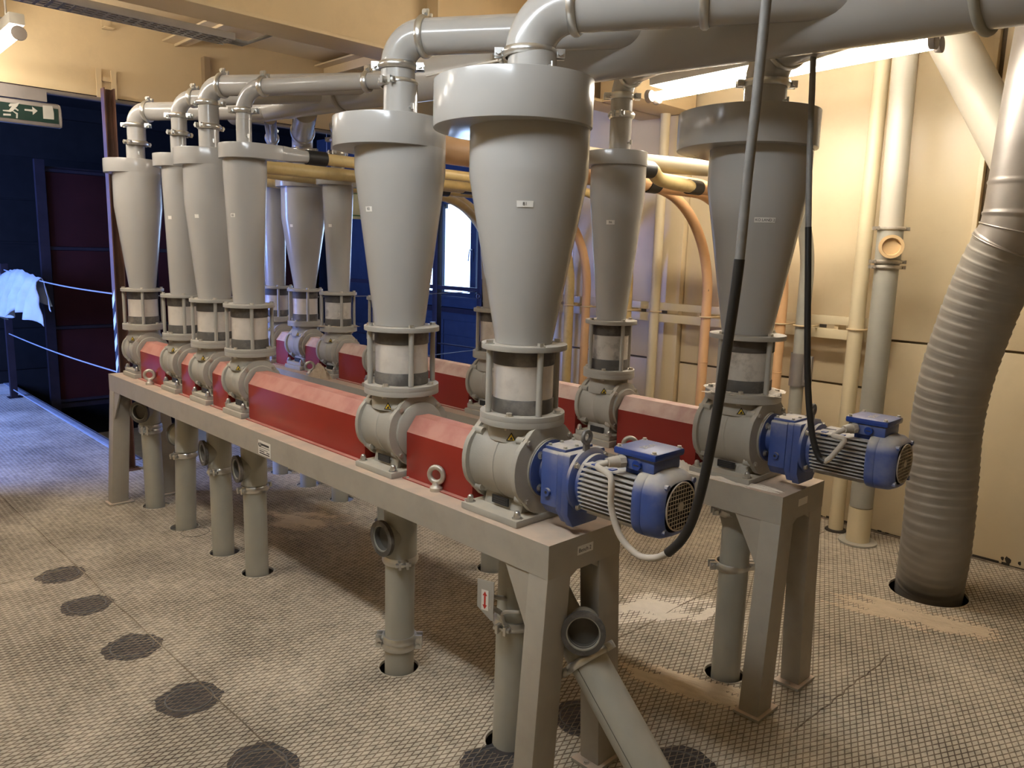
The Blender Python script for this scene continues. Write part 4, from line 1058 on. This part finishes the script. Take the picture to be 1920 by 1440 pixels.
feed('b1', -4.72, 'yellow feed pipe from the second wall-side cyclone', 'yellow_pipe', 'yellow_pipe', R=.6, ydown=4.36)
# bolted sleeve on the grey pipe
gp = WALLP['grey_flat']
t = thing('pipe_coupling', (gp, 4.5, .7), 'grey sleeve coupling with three bolts on the grey wall pipe', 'coupling')
zc_ = ony((1513, 697), 4.45).z
MB().lathe([(.047, zc_ - .10), (.050, zc_ - .10), (.050, zc_ + .10), (.047, zc_ + .10)], 32, M.Translation((gp, 4.5, 0)), caps=False).obj('sleeve', 'galvanised', t)
MB().box((gp + .045, 4.465, zc_ - .09), (gp + .095, 4.475, zc_ + .09)).box((gp + .045, 4.48, zc_ - .09), (gp + .095, 4.49, zc_ + .09)).obj('bolt_flange', 'galvanised', t, bevel=.002)
for k in (-1, 0, 1): bolt(t, (gp + .072, 4.465, zc_ + k * .06), (0, -1, 0), .011)

# straight wall pipes
def wall_pipe(name, x, y, r, z0, z1, m_, label, chip=False, lean=0.0):
    t = thing(name, (x, y, 0), label, 'pipe')
    MB().tube([(x, y, z0), (x + lean * .5, y, (z0 + z1) / 2), (x + lean, y, z1)], r, 28).obj('pipe_body', m_, t)
    if z0 < .05:
        MB().lathe([(r + .001, .0017), (r + .02, .0017), (r + .016, .010), (r + .001, .013)], 28, M.Translation((x, y, 0))).obj('floor_collar', 'joint_dark' if not chip else 'grey_pipe', t)
    return t
wall_pipe('wall_pipe', WALLP['cream'], 4.58, .034, 0.0, 2.57, 'cream_pipe', 'slim cream pipe rising straight to the boxed beam end')
wall_pipe('wall_pipe', WALLP['yellow_b'], 4.56, .042, 0.0, ZC, 'cream_pipe', 'pale yellow pipe rising straight up left of the grey tee pipe')
t = wall_pipe('wall_pipe', WALLP['grey_tee'], 4.46, .062, 0.22, 1.60, 'grey_pipe', 'thick grey pipe with a capped tee on the cream wall', True)
xg = WALLP['grey_tee']
MB().cyl((xg, 4.46, 0.0), (xg, 4.46, .215), .064, n=32).obj('pale_socket', 'cream_pipe', t)
MB().lathe([(.064, .0018), (.105, .0018), (.105, .012), (.064, .014)], 32, M.Translation((xg, 4.46, 0))).obj('floor_collar', 'grey_pipe', t)
MB().cyl((xg, 4.46, 1.60), (xg, 4.46, 1.79), .066, n=32).obj('tee_body', 'grey_pipe', t)
MB().cyl((xg, 4.46, 1.79), (xg - .03, 4.46, ZC), .062, n=32).obj('pipe_body', 'beige_pipe', t)
dc = V((.45, -.89, 0)).normalized(); cc = V((xg, 4.46, 1.692))
cap_ = MB().lathe([(.048, .02), (.048, .085), (.062, .086), (.062, .112), (.046, .112), (.043, .095), (.0, .094)], 36, frame(cc, dc), caps=False).obj('tee_cap', 'cap_tan', t)
clamp(t, (xg, 4.46, 1.79), (0, 0, 1), .064, (.70, .72, 0), w=.01, material='zinc_dusty')
clamp(t, (xg, 4.46, 1.612), (0, 0, 1), .064, (.70, .72, 0), w=.010, material='zinc_dusty')
clamp(t, (xg, 4.46, 1.583), (0, 0, 1), .064, (.70, .72, 0), w=.010, material='zinc_dusty')
# slotted double rail carrying the pipes, and U-bolts
rl = thing('pipe_rail', (-2.9, 4.62, 1.13), 'cream double bar across the wall holding the feed pipes', 'rail')
for z0, z1 in ((1.235, 1.285), (1.15, 1.208)):
    MB().box((-4.95, 4.60, z0), (-1.69, 4.61, z1)).obj('flat_bar', 'cream_pipe', rl, bevel=.002)
for x in (-4.9, -4.1, -3.5, -2.9, -2.35, -1.95, -1.71):
    MB().box((x - .012, 4.61, 1.16), (x + .012, YW, 1.28)).obj('standoff', 'cream_paint', rl)
for k, (x, y, r) in enumerate(((-4.80, 4.5, .036), (-4.385, 4.5, .028), (WALLP['yellow_a'], 4.5, .036), (-3.42, 4.5, .028), (WALLP['orange_a'], 4.5, .032), (WALLP['cream'], 4.58, .034), (WALLP['orange_b'], 4.5, .032), (-2.52, 4.5, .045), (WALLP['orange_c'], 4.5, .032), (gp, 4.5, .044), (WALLP['yellow_b'], 4.56, .042))):
    mb = MB(); rr = r + .005
    p = [V((x - rr, 4.615, 1.221)), V((x - rr, y, 1.221))] + [V((x - rr * math.cos(a), y - rr * math.sin(a), 1.221)) for a in [PI * j / 12 for j in range(1, 12)]] + [V((x + rr, y, 1.221)), V((x + rr, 4.615, 1.221))]
    mb.tube(p, .005, 8).obj('u_bolt', 'cream_paint', rl)
    MB().box((x + rr + .012, 4.6, 1.212), (x + rr + .055, 4.603, 1.232)).obj('open_slot', 'joint_dark', rl)

# ---- spiral-wound duct at the right, its diagonal neighbour
sd = thing('spiral_duct', (-1.125, 4.04, 0), 'thick galvanised spiral-wound duct leaning up from the floor', 'duct')
ks = [onz((1742, 1098)), ony((1757, 1000), 4.04), ony((1766, 900), 4.04), ony((1774, 800), 4.04), ony((1792, 710), 4.03), ony((1822, 620), 4.02), ony((1858, 530), 4.01), ony((1893, 462), 4.0)]
path = spline([V(p) for p in ks], 40)
LN = [0.0]
for a, b in zip(path[:-1], path[1:]): LN.append(LN[-1] + (b - a).length)
rr = []
for l in LN:
    q = (l % 0.046) / 0.046
    rr.append(.154 + .0032 * max(0, 1 - abs(q - .5) * 9) + .0012 * math.sin(q * 2 * PI))
path[0].z = -.05
MB().tube(path, rr, 44).obj('flexible_section', 'galvanised_dusty', sd, smooth=70)
top = path[-1]; dt = (path[-1] - path[-4]).normalized()
up = [top, top + dt * .10, ony((1932, 330), 4.0), ony((1955, 200), 4.0), ony((1990, 20), 4.0), ony((2010, -80), 4.0)]
pu = [p for p in spline([V(p) for p in up], 24) if p.z < ZC]; LN = [0.0]
for a, b in zip(pu[:-1], pu[1:]): LN.append(LN[-1] + (b - a).length)
MB().tube(pu, [.155 + (.004 if (l % .135) < .010 else 0) for l in LN], 44).obj('spiral_section', 'galvanised', sd, smooth=70)
for k in (0, 20):
    MB().torus(pu[k], pu[k + 2] - pu[k], .157, .004, 44, 6).obj('bead', 'galvanised', sd)
p0 = ony((1760, 30), 4.42); p1 = ony((1880, 258), 4.42); dd = (p1 - p0).normalized()
t = thing('diagonal_pipe', p1 + dd * .3, 'thick cream pipe slanting down behind the spiral duct', 'pipe')
MB().cyl(p0 - dd * .35, p1 + dd * .45, .105, n=36).obj('pipe_body', 'beige_pipe', t)
MB().cyl(p1 + dd * .4, p1 + dd * .4 + V((0, .3, 0)), .09, n=24).obj('wall_stub', 'cream_pipe', t)

# ================================================================== drop pipes under the valves
def drop(x, y, fx, fy, r, where, port=None, zport=.50, clamps=(), lug=(.7, .7, 0), cone=False):
    t = thing('drop_pipe', (fx, fy, 0), 'grey drop pipe below the valve %s' % where, 'pipe', 'drop pipes')
    top = V((x, y, ZB - .012)); bot = V((fx, fy, -.35))
    if cone:
        MB().tube([top, top - V((0, 0, .06)), V((fx, fy, .60)), bot], [r * 1.4, r * 1.4, r, r], 32).obj('pipe_body', 'grey_pipe', t, smooth=45)
    else:
        MB().tube([top, V((x, y, ZB - .06)), V((fx + (x - fx) * .5, fy + (y - fy) * .5, .4)), bot], r, 32).obj('pipe_body', 'grey_pipe', t, smooth=60)
    def axis(z):
        k = max(0, min(1, (ZB - z) / ZB)); return V((x + (fx - x) * k, y + (fy - y) * k, z))
    if port is not None:
        d = V(port).normalized(); c = axis(zport)
        body = MB().cyl(c - V((0, 0, .085)), axis(ZB - .02), r + .006, n=32).obj('tee_body', 'grey_pipe', t)
        R = r * .93
        MB().lathe([(R, r * .3), (R + .003, r + .016), (R + .012, r + .018), (R + .012, r + .032), (R - .006, r + .032), (R - .008, r + .0)], 36, frame(c, d), caps=False).obj('inspection_port', 'grey_pipe', t)
        MB().lathe([(R - .0075, r + .029), (R - .0075, r + .008), (.0, r + .0075)], 36, frame(c, d), caps=False).obj('shaded_port_inside', 'shaded_port_inside', t)
        MB().lathe([(R + .0125, r + .017), (R + .015, r + .019), (R + .015, r + .034), (R - .003, r + .035)], 36, frame(c, d), caps=False).obj('port_rim', 'dark_rubber', t)
    for z, lg in clamps:
        clamp(t, axis(z), (0, 0, 1), r + .002, lg, two=True, w=.015, material='zinc')
    return t
y1 = ROW1
drop(C1[0], y1, *FL1[0], .055, WHERE1[0], (.5, -.86, 0), .60, ((.50, (.7, -.6, 0)), (.475, (.7, -.6, 0))))
drop(C1[1], y1, *FL1[1], .055, WHERE1[1], (-1, -.25, -.1), .55, ((.44, (.3, -1, 0)),))
drop(C1[2], y1, *FL1[2], .055, WHERE1[2], (-.12, -1, 0), .545, ((.45, (.6, -.8, 0)),))
drop(C1[3], y1, *FL1[3], .055, WHERE1[3], (-.1, -1, 0), .545, ((.44, (.2, -1, 0)),))
drop(C1[4], y1, *FL1[4], .056, WHERE1[4], (0, -1, 0), ony((715, 1013), 1.56).z, ((ony((752, 1058), 1.62).z, (.8, -.4, 0)), (.130, (.7, .72, 0)), (.105, (.72, .70, 0))))
t6 = drop(C1[5], y1, *FL1[5], .058, WHERE1[5], None, .5, ((ony((950, 1168), 1.62).z, (.3, -1, 0)),))
for i in range(6):
    drop(C2[i], ROW2, *FL2[i], .053, WHERE2[i], (.3, -1, 0) if i == 4 else None, .5, ((.45, (.7, .7, 0)),))
drop(C2[6], ROW2, *FL2[6], .055, WHERE2[6], None, .5, ((ony((1372, 1060), 2.58).z, (.70, .72, 0)), (.66, (.70, .72, 0))), cone=True)

# diverter under the motor-driven valve: slanted second leg, capped port, lever plate with a red arrow
dv = thing('diverter_pipe', (-0.93, 1.66, 0), 'slanted grey diverter leg with open capped port beside the bench legs', 'pipe')
A = V((-1.60, 1.66, .66)); B = ony((1090, 1215), 1.66); E_ = ony((1214, 1440), 1.66); d = (E_ - B).normalized()
E2 = E_ + d * ((E_.z + .3) / -d.z)
MB().tube([V((-1.62, 1.66, .68)), V((-1.52, 1.66, .62)), B - d * .14, B - d * .02], [.05, .056, .058, .058], 32).obj('branch_body', 'grey_pipe', dv, smooth=60)
MB().tube([B - d * .02, E2], .058, 32).obj('pipe_body', 'grey_pipe', dv)
clamp(dv, B + d * .035, d, .060, (.5, .6, .5), two=True)
pc_ = ony((1094, 1182), 1.62); pd_ = (V((0, 0, 1.6)) - pc_); pd_ = V((pd_.x, pd_.y, .25)).normalized()
b0 = B - d * .10
MB().lathe([(.046, -.03), (.046, .05), (.061, .052), (.061, .068), (.046, .068), (.044, .050)], 36, frame(pc_ - pd_ * .04, pd_), caps=False).obj('capped_port', 'grey_pipe', dv)
MB().lathe([(.0445, .062), (.044, .030), (.0, .029)], 36, frame(pc_ - pd_ * .04, pd_), caps=False).obj('shaded_port_inside', 'shaded_port_inside', dv)
MB().lathe([(.0615, .053), (.064, .055), (.064, .068), (.049, .0695)], 36, frame(pc_ - pd_ * .04, pd_), caps=False).obj('port_rim', 'dark_rubber', dv)
MB().tube([(-1.40, 1.663, ony((1150, 1420), 1.66).z + .0) if 0 else B + d * .03 + V((0, -.0585, .01)), B + d * .9 + V((0, -.0585, .01))], .0007, 4).obj('seam', 'joint_dark', dv)
lv = thing('diverter_lever', ony((911, 1125), 1.53), 'small pale steel lever plate with red double arrow on a spring', 'lever')
lc = ony((911, 1124), 1.52)
MB().prism([(-.030, -.028), (.020, -.062), (.030, -.062), (.030, .064), (-.030, .062)], 0, .003, frame(lc, (0.25, -1, 0), (1, .25, 0))).obj('plate', 'grey_paint', lv)
fa = frame(lc + V((0.001, -.0036, 0)), (0.25, -1, 0), (1, .25, 0))
lab = MB().prism([(-.014, -.034), (.012, -.034), (.012, .032), (-.014, .032)], 0, .0006, fa).obj('label', 'label_white', lv)
MB().prism([(-.001, -.030), (.007, -.016), (.002, -.016), (.002, .014), (.007, .014), (-.001, .028), (-.009, .014), (-.004, .014), (-.004, -.016), (-.009, -.016)], .0006, .0012, fa).obj('red_arrow', 'red_ink', lab, smooth=0)
q0 = lc + V((.02, .006, .015)); q1 = ony((948, 1122), 1.60)
MB().tube([q0, (q0 + q1) / 2 + V((0, 0, .0)), q1, q1 + V((.02, .03, 0))], .008, 10).obj('lever_arm', 'zinc_dusty', lv)
q0 = lc + V((.02, .006, -.02)); q1 = ony((940, 1150), 1.585); hx = []
for k in range(121):
    tt = k / 120; c = q0 + (q1 - q0) * tt; a = tt * 2 * PI * 14
    hx.append(c + V((0, math.cos(a), math.sin(a))) * .007)
MB().tube(hx, .0018, 5).obj('spring', 'zinc', lv)
MB().tube([q1, q1 + V((.02, .0, .012)), q1 + V((.06, .02, .02))], .006, 8).obj('spring_pin', 'zinc_dusty', lv)
MB().tube([q1, q1 + V((.012, .0, -.03)), q1 + V((.03, .02, -.05))], .007, 8).obj('link_rod', 'zinc_dusty', lv)

# ================================================================== gear motors
def motor(x0, yc, label, gland):
    t = thing('gear_motor', (x0 + .25, yc, ZAX - .15), label, 'motor', 'gear motors')
    A = lambda x, z=0: V((x0 + x, yc, ZAX + z))
    fx = frame(A(0), (1, 0, 0), (0, 0, 1))
    MB().lathe([(.088, .0), (.088, .010), (.078, .012), (.055, .013), (.052, .045)], 40, fx).obj('mounting_flange', 'blue_paint', t)
    MB().lathe([(.091, -.001), (.091, .006), (.088, .006)], 40, fx, caps=False).obj('flange_rim', 'grey_casting', t)
    for k in range(4):
        a = PI / 4 + PI / 2 * k
        bolt(t, A(.012) + V((0, .070 * math.cos(a), .070 * math.sin(a))), (1, 0, 0), .009)
    # gearbox: block with chamfered lower corners, second wider ring section, adaptor plate
    X = M(((0, 0, 1, x0), (1, 0, 0, yc), (0, 1, 0, ZAX), (0, 0, 0, 1)))
    MB().prism([(-.066, .078), (.066, .078), (.070, .070), (.070, -.085), (.045, -.115), (-.045, -.115), (-.070, -.085), (-.070, .070)], .035, .098, X).obj('gear_housing', 'blue_paint', t, bevel=.006)
    MB().prism([(-.070, .080), (.070, .080), (.074, .072), (.074, -.090), (.050, -.128), (-.050, -.128), (-.074, -.090), (-.074, .072)], .100, .122, X).obj('gear_housing', 'blue_paint', t, bevel=.004)
    MB().prism([(-.074, .082), (.074, .082), (.078, .074), (.078, -.094), (.052, -.134), (-.052, -.134), (-.078, -.094), (-.078, .074)], .124, .150, X).obj('gear_housing', 'blue_paint', t, bevel=.003)
    lidp = MB().box((x0 + .04, yc - .060, ZAX + .078), (x0 + .118, yc + .060, ZAX + .088)).obj('inspection_cover', 'blue_paint', t, bevel=.003)
    for sx in (.05, .108):
        for sy in (-.05, 0, .05): bolt(lidp, (x0 + sx, yc + sy, ZAX + .088), (0, 0, 1), .0055, BOLT_G)
    MB().cyl((x0 + .065, yc - .070, ZAX - .045), (x0 + .065, yc - .079, ZAX - .045), .012, n=20).obj('drain_plug', 'blue_paint', t)
    MB().cyl((x0 + .065, yc - .079, ZAX - .045), (x0 + .065, yc - .0795, ZAX - .045), .005, n=6).obj('plug_socket', 'ink', t)
    MB().lathe([(.088, .150), (.095, .153), (.095, .163), (.080, .172)], 40, fx).obj('adaptor_flange', 'blue_paint', t)
    for k in range(4):
        a = PI / 4 + PI / 2 * k + .1
        bolt(t, A(.166) + V((0, .086 * math.cos(a), .086 * math.sin(a))), (1, 0, 0), .008, BOLT_D)
    # lifting lug
    f = frame(A(.160) + V((0, -.018, .10)), (1, 0, 0), (0, 0, 1))
    MB().torus(A(.160) + V((0, -.02, .128)), (1, 0, 0), .0165, .0065, 22, 8).box((x0 + .156, yc - .031, ZAX + .075), (x0 + .164, yc - .009, ZAX + .115)).obj('lifting_lug', 'weld_grey', t)
    # finned stator
    x1, x2 = .176, .378
    MB().lathe([(.074, .168), (.080, .175), (.080, .186), (.064, .190), (.064, x2)], 40, fx).obj('stator', 'blue_paint', t)
    for k in range(11):
        z = -.062 + k * .0125
        for s in (-1, 1):
            yi = math.sqrt(max(.064 ** 2 - z * z, 0.0009)) * .9; yo = math.sqrt(max(.088 ** 2 - z * z * .8, 0)) 
            a_, b_ = sorted((s * yi, s * yo))
            MB().box((x0 + .19, yc + a_, ZAX + z - .0018), (x0 + x2, yc + b_, ZAX + z + .0018)).obj('cooling_fin', 'fin_dusty', t)
    for k in range(9):
        y = -.04 + k * .01
        MB().box((x0 + .19, yc + y - .0016, ZAX - .082), (x0 + x2, yc + y + .0016, ZAX - .058)).obj('cooling_fin', 'fin_dusty', t)
    for y, xx in ((-.045, .21), (-.05, .27)):
        MB().box((x0 + xx, yc + y - .012, ZAX + .045), (x0 + xx + .018, yc + y + .012, ZAX + .068)).obj('stator_boss', 'blue_paint_clean', t, bevel=.002)
    # fan cowl: rounded square with a round wire guard
    def rsq(r, k=.75, n=48):
        out = []
        for i in range(n):
            a = 2 * PI * i / n; c_, s_ = math.cos(a), math.sin(a)
            m_ = (abs(c_) ** 3.2 + abs(s_) ** 3.2) ** (-1 / 3.2)
            out.append((r * c_ * m_, r * s_ * m_))
        return out
    vs = []; n = 48
    secs = ((.374, .088), (.378, .0905), (.402, .0905), (.404, .0885), (.408, .0905), (.440, .087), (.458, .078), (.464, .066))
    for xx, r in secs:
        q = rsq(r)
        vs += [(x0 + xx, yc + a, ZAX + b) for a, b in q]
    fs = [(j * n + i, j * n + (i + 1) % n, (j + 1) * n + (i + 1) % n, (j + 1) * n + i) for j in range(len(secs) - 1) for i in range(n)]
    fs.append(tuple(range(n)))
    cw = MB().add(vs, fs).obj('fan_cowl', 'blue_paint', t, smooth=50)
    MB().lathe([(.064, .4635), (.064, .455), (.0, .454)], 36, fx, caps=False).obj('fan_opening', 'plate_black', cw)
    g = MB()
    for k in range(-5, 6):
        o = k * .0112; h = math.sqrt(max(.0635 ** 2 - o * o, 0))
        if h < .01: continue
        g.cyl(A(.4655) + V((0, o, -h)), A(.4655) + V((0, o, h)), .0013, n=5)
        g.cyl(A(.4665) + V((0, -h, o)), A(.4665) + V((0, h, o)), .0013, n=5)
    g.torus(A(.466), (1, 0, 0), .0635, .0022, 40, 6)
    g.lathe([(.0, .466), (.012, .466), (.012, .4685), (.0, .469)], 20, fx, caps=False)
    g.obj('fan_guard', 'cable_pale', cw)
    for k in range(4):
        a = PI / 4 + PI / 2 * k
        MB().cyl(A(.452) + V((0, .083 * math.cos(a), .083 * math.sin(a))), A(.466) + V((0, .083 * math.cos(a), .083 * math.sin(a))), .008, n=8).obj('guard_clip', 'blue_paint', cw)
    # terminal box with lid
    b0, b1 = .298, .418
    MB().box((x0 + b0 + .015, yc - .035, ZAX + .055), (x0 + b1 - .015, yc + .045, ZAX + .088)).obj('terminal_neck', 'blue_paint_clean', t)
    tb = MB().box((x0 + b0, yc - .058, ZAX + .082), (x0 + b1, yc + .060, ZAX + .116)).obj('terminal_box', 'blue_paint', t, bevel=.006)
    ld = MB().box((x0 + b0 - .008, yc - .066, ZAX + .1165), (x0 + b1 + .008, yc + .068, ZAX + .137)).obj('terminal_lid', 'blue_paint_clean', t, bevel=.008)
    for sx in (b0 + .004, b1 - .004):
        for sy in (-.055, .057): bolt(ld, (x0 + sx, yc + sy, ZAX + .136), (0, 0, 1), .006, BOLT_D)
    text(ld, 'SEW', (x0 + (b0 + b1) / 2, yc, ZAX + .1374), (0, 0, 1), (-1, .0, 0), .032, 'cable_pale')
    MB().cyl((x0 + .368, yc - .058, ZAX + .099), (x0 + .368, yc - .068, ZAX + .099), .013, n=20).obj('blanking_plug', 'blue_paint_clean', tb)
    MB().box((x0 + .360, yc - .0688, ZAX + .0975), (x0 + .376, yc - .0678, ZAX + .1005)).obj('plug_slot', 'ink', tb)
    gp = V((x0 + .322, yc - .058, ZAX + .100))
    gd = V(gland).normalized()
    MB().cyl(gp, gp + gd * .018, .018, n=8).cyl(gp + gd * .018, gp + gd * .048, .016, .012, n=20).obj('cable_gland', 'cable_pale', tb)
    return gp + gd * .046
g1 = motor(C1[5] + VL1[5] + .006, ROW1, 'dusty blue gear motor on the open-side bench, with a long looping cable', (-.45, -1, -.02))
g2 = motor(C2[6] + VL2[6] + .006, ROW2, 'blue gear motor on the wall-side bench beside the spiral duct', (-.4, -1, -.05))

# ---- hanging motor cables
def cable(g, pts_pale, pts_dark, label, rdark):
    t = thing('motor_cable', pts_dark[0], label, 'cable', 'motor cables')
    P = spline([V(p) for p in pts_pale], 10)
    MB().tube(P, .0085, 12).obj('dusty_end', 'cable_pale', t, smooth=70)
    Q = spline([V(p) for p in pts_dark], 12)
    k = int(len(Q) * .55)
    MB().tube(Q[:k + 1], rdark, 14).obj('black_sheath', 'black_rubber', t, smooth=70)
    MB().tube(Q[k:], [rdark * .93] * (len(Q) - k), 14).obj('grey_sheath', 'cable_grey', t, smooth=70)
yy = 1.50
c0 = V(g1)
pale = [c0, c0 + V((-.018, -.02, -.012)), ony((1145, 895), yy), ony((1146, 950), yy), ony((1163, 1005), yy), ony((1195, 1040), yy), ony((1228, 1046), yy), ony((1252, 1037), yy - .01)]
dark = [pale[-1], ony((1278, 1012), yy - .01), ony((1300, 970), yy - .01), ony((1322, 890), yy - .02), ony((1345, 770), yy - .02), ony((1362, 660), yy - .02), ony((1385, 500), yy - .02), ony((1402, 330), yy - .02), ony((1418, 190), yy - .02), ony((1437, 0), yy - .02), ony((1452, -150), yy - .02)]
dark.append(V((dark[-1].x, dark[-1].y, ZC)))
cable(g1, pale, dark, 'black cable with dusty pale end looping down from the open-side motor', .0112)
yy = 2.46; c0 = V(g2)
pale = [c0, c0 + V((-.02, -.03, -.02)), ony((1583, 825), yy), ony((1560, 855), yy), ony((1546, 866), yy)]
dark = [pale[-1], ony((1535, 856), yy), ony((1524, 820), yy), ony((1517, 760), yy), ony((1514, 680), yy), ony((1515, 520), yy), ony((1517, 330), yy), ony((1523, 160), yy), ony((1528, 30), yy), ony((1531, -60), yy)]
dark.append(V((dark[-1].x, dark[-1].y, ZC)))
cable(g2, pale, dark, 'black cable hanging straight down to the wall-side motor', .0105)

# ================================================================== spilled powder
def heap(name, c, rx, ry, h, ang, material, label, base=0.0, seed=0, rough=.5, n=44):
    vs = []; idx = {}; fs = []
    ca, sa = math.cos(ang), math.sin(ang)
    for j in range(n + 1):
        for i in range(n + 1):
            u, v = 2.6 * (i / n - .5), 2.6 * (j / n - .5)
            d = math.sqrt(u * u + v * v)
            e = (1 - d) + rough * NZ.noise(V((u * 1.7, v * 1.7, seed))) + rough * .45 * NZ.noise(V((u * 6, v * 6, seed + 5))) + rough * .25 * NZ.noise(V((u * 15, v * 15, seed + 9)))
            z = h * min(1.0, max(-.2, e)) ** 1 if e > 0 else e * h * .4
            idx[i, j] = len(vs)
            vs.append((c[0] + (u * rx * ca - v * ry * sa), c[1] + (u * rx * sa + v * ry * ca), base + z))
    for j in range(n):
        for i in range(n):
            q = (idx[i, j], idx[i + 1, j], idx[i + 1, j + 1], idx[i, j + 1])
            if max(vs[k][2] for k in q) > base: fs.append(q)
    used = sorted({k for f in fs for k in f}); mp = {k: i for i, k in enumerate(used)}
    return MB().add([(vs[k][0], vs[k][1], max(vs[k][2], base + .0002)) for k in used], [tuple(mp[k] for k in f) for f in fs]).obj(name, material, None, smooth=80, label=label, category='powder')
def fl(px): p = onz(px); return (p.x, p.y)
heap('powder_heap', fl((1295, 1288)), .25, .085, .010, 0.30, 'powder_beige', 'beige powder spill on the floor between the two bench ends', seed=1)
heap('powder_heap', fl((1690, 1150)), .26, .11, .006, 0.19, 'powder_beige', 'wide tan powder spill in front of the spiral duct', seed=2, rough=.9)
heap('powder_heap', fl((1770, 1168)), .20, .09, .007, 0.25, 'powder_beige', 'tan powder patch right of the wider spill before the spiral duct', seed=12, rough=.8)
heap('powder_heap', fl((1205, 1140)), .28, .12, .004, 1.0, 'powder_pale', 'pale powder film on the floor behind the near bench legs', seed=3, rough=1.0)
heap('powder_heap', fl((1325, 1152)), .13, .035, .005, 1.5, 'powder_pale', 'thin pale powder streak beside the motor-side drop pipe', seed=4, rough=.8)
heap('powder_heap', fl((570, 975)), .22, .14, .004, .5, 'powder_beige', 'faint beige powder ring under the benches', seed=6, rough=1.1)
p = onz((1390, 905), ZB)
heap('powder_heap', (p.x - .05, ROW2 - .125), .19, .028, .018, 0.06, 'powder_pale', 'white powder ridge along the edge of the wall-side bench', base=ZB, seed=7, rough=.7)
heap('powder_heap', (C2[6] - .17, ROW2 - .11), .075, .04, .03, 0.2, 'powder_pale', 'small white powder mound beside the motor-driven wall-side valve', base=ZB, seed=8, rough=.5)
heap('powder_heap', (C2[6], ROW2), .125, .125, .018, 0.4, 'powder_pale', 'white powder lying on the sight glass flange of the very large cyclone', base=ZF + .008, seed=9, rough=.6)
heap('powder_heap', (C2[2] - .02, ROW2 - .115), .13, .045, .085, 0.0, 'powder_brown', 'brown powder heap in front of the third wall-side valve', base=ZB, seed=10, rough=.35)
heap('powder_heap', (C2[2], ROW2), .105, .105, .014, 0.4, 'powder_brown', 'brown powder lying on the third wall-side sight glass flange', base=ZF + .008, seed=11, rough=.5)
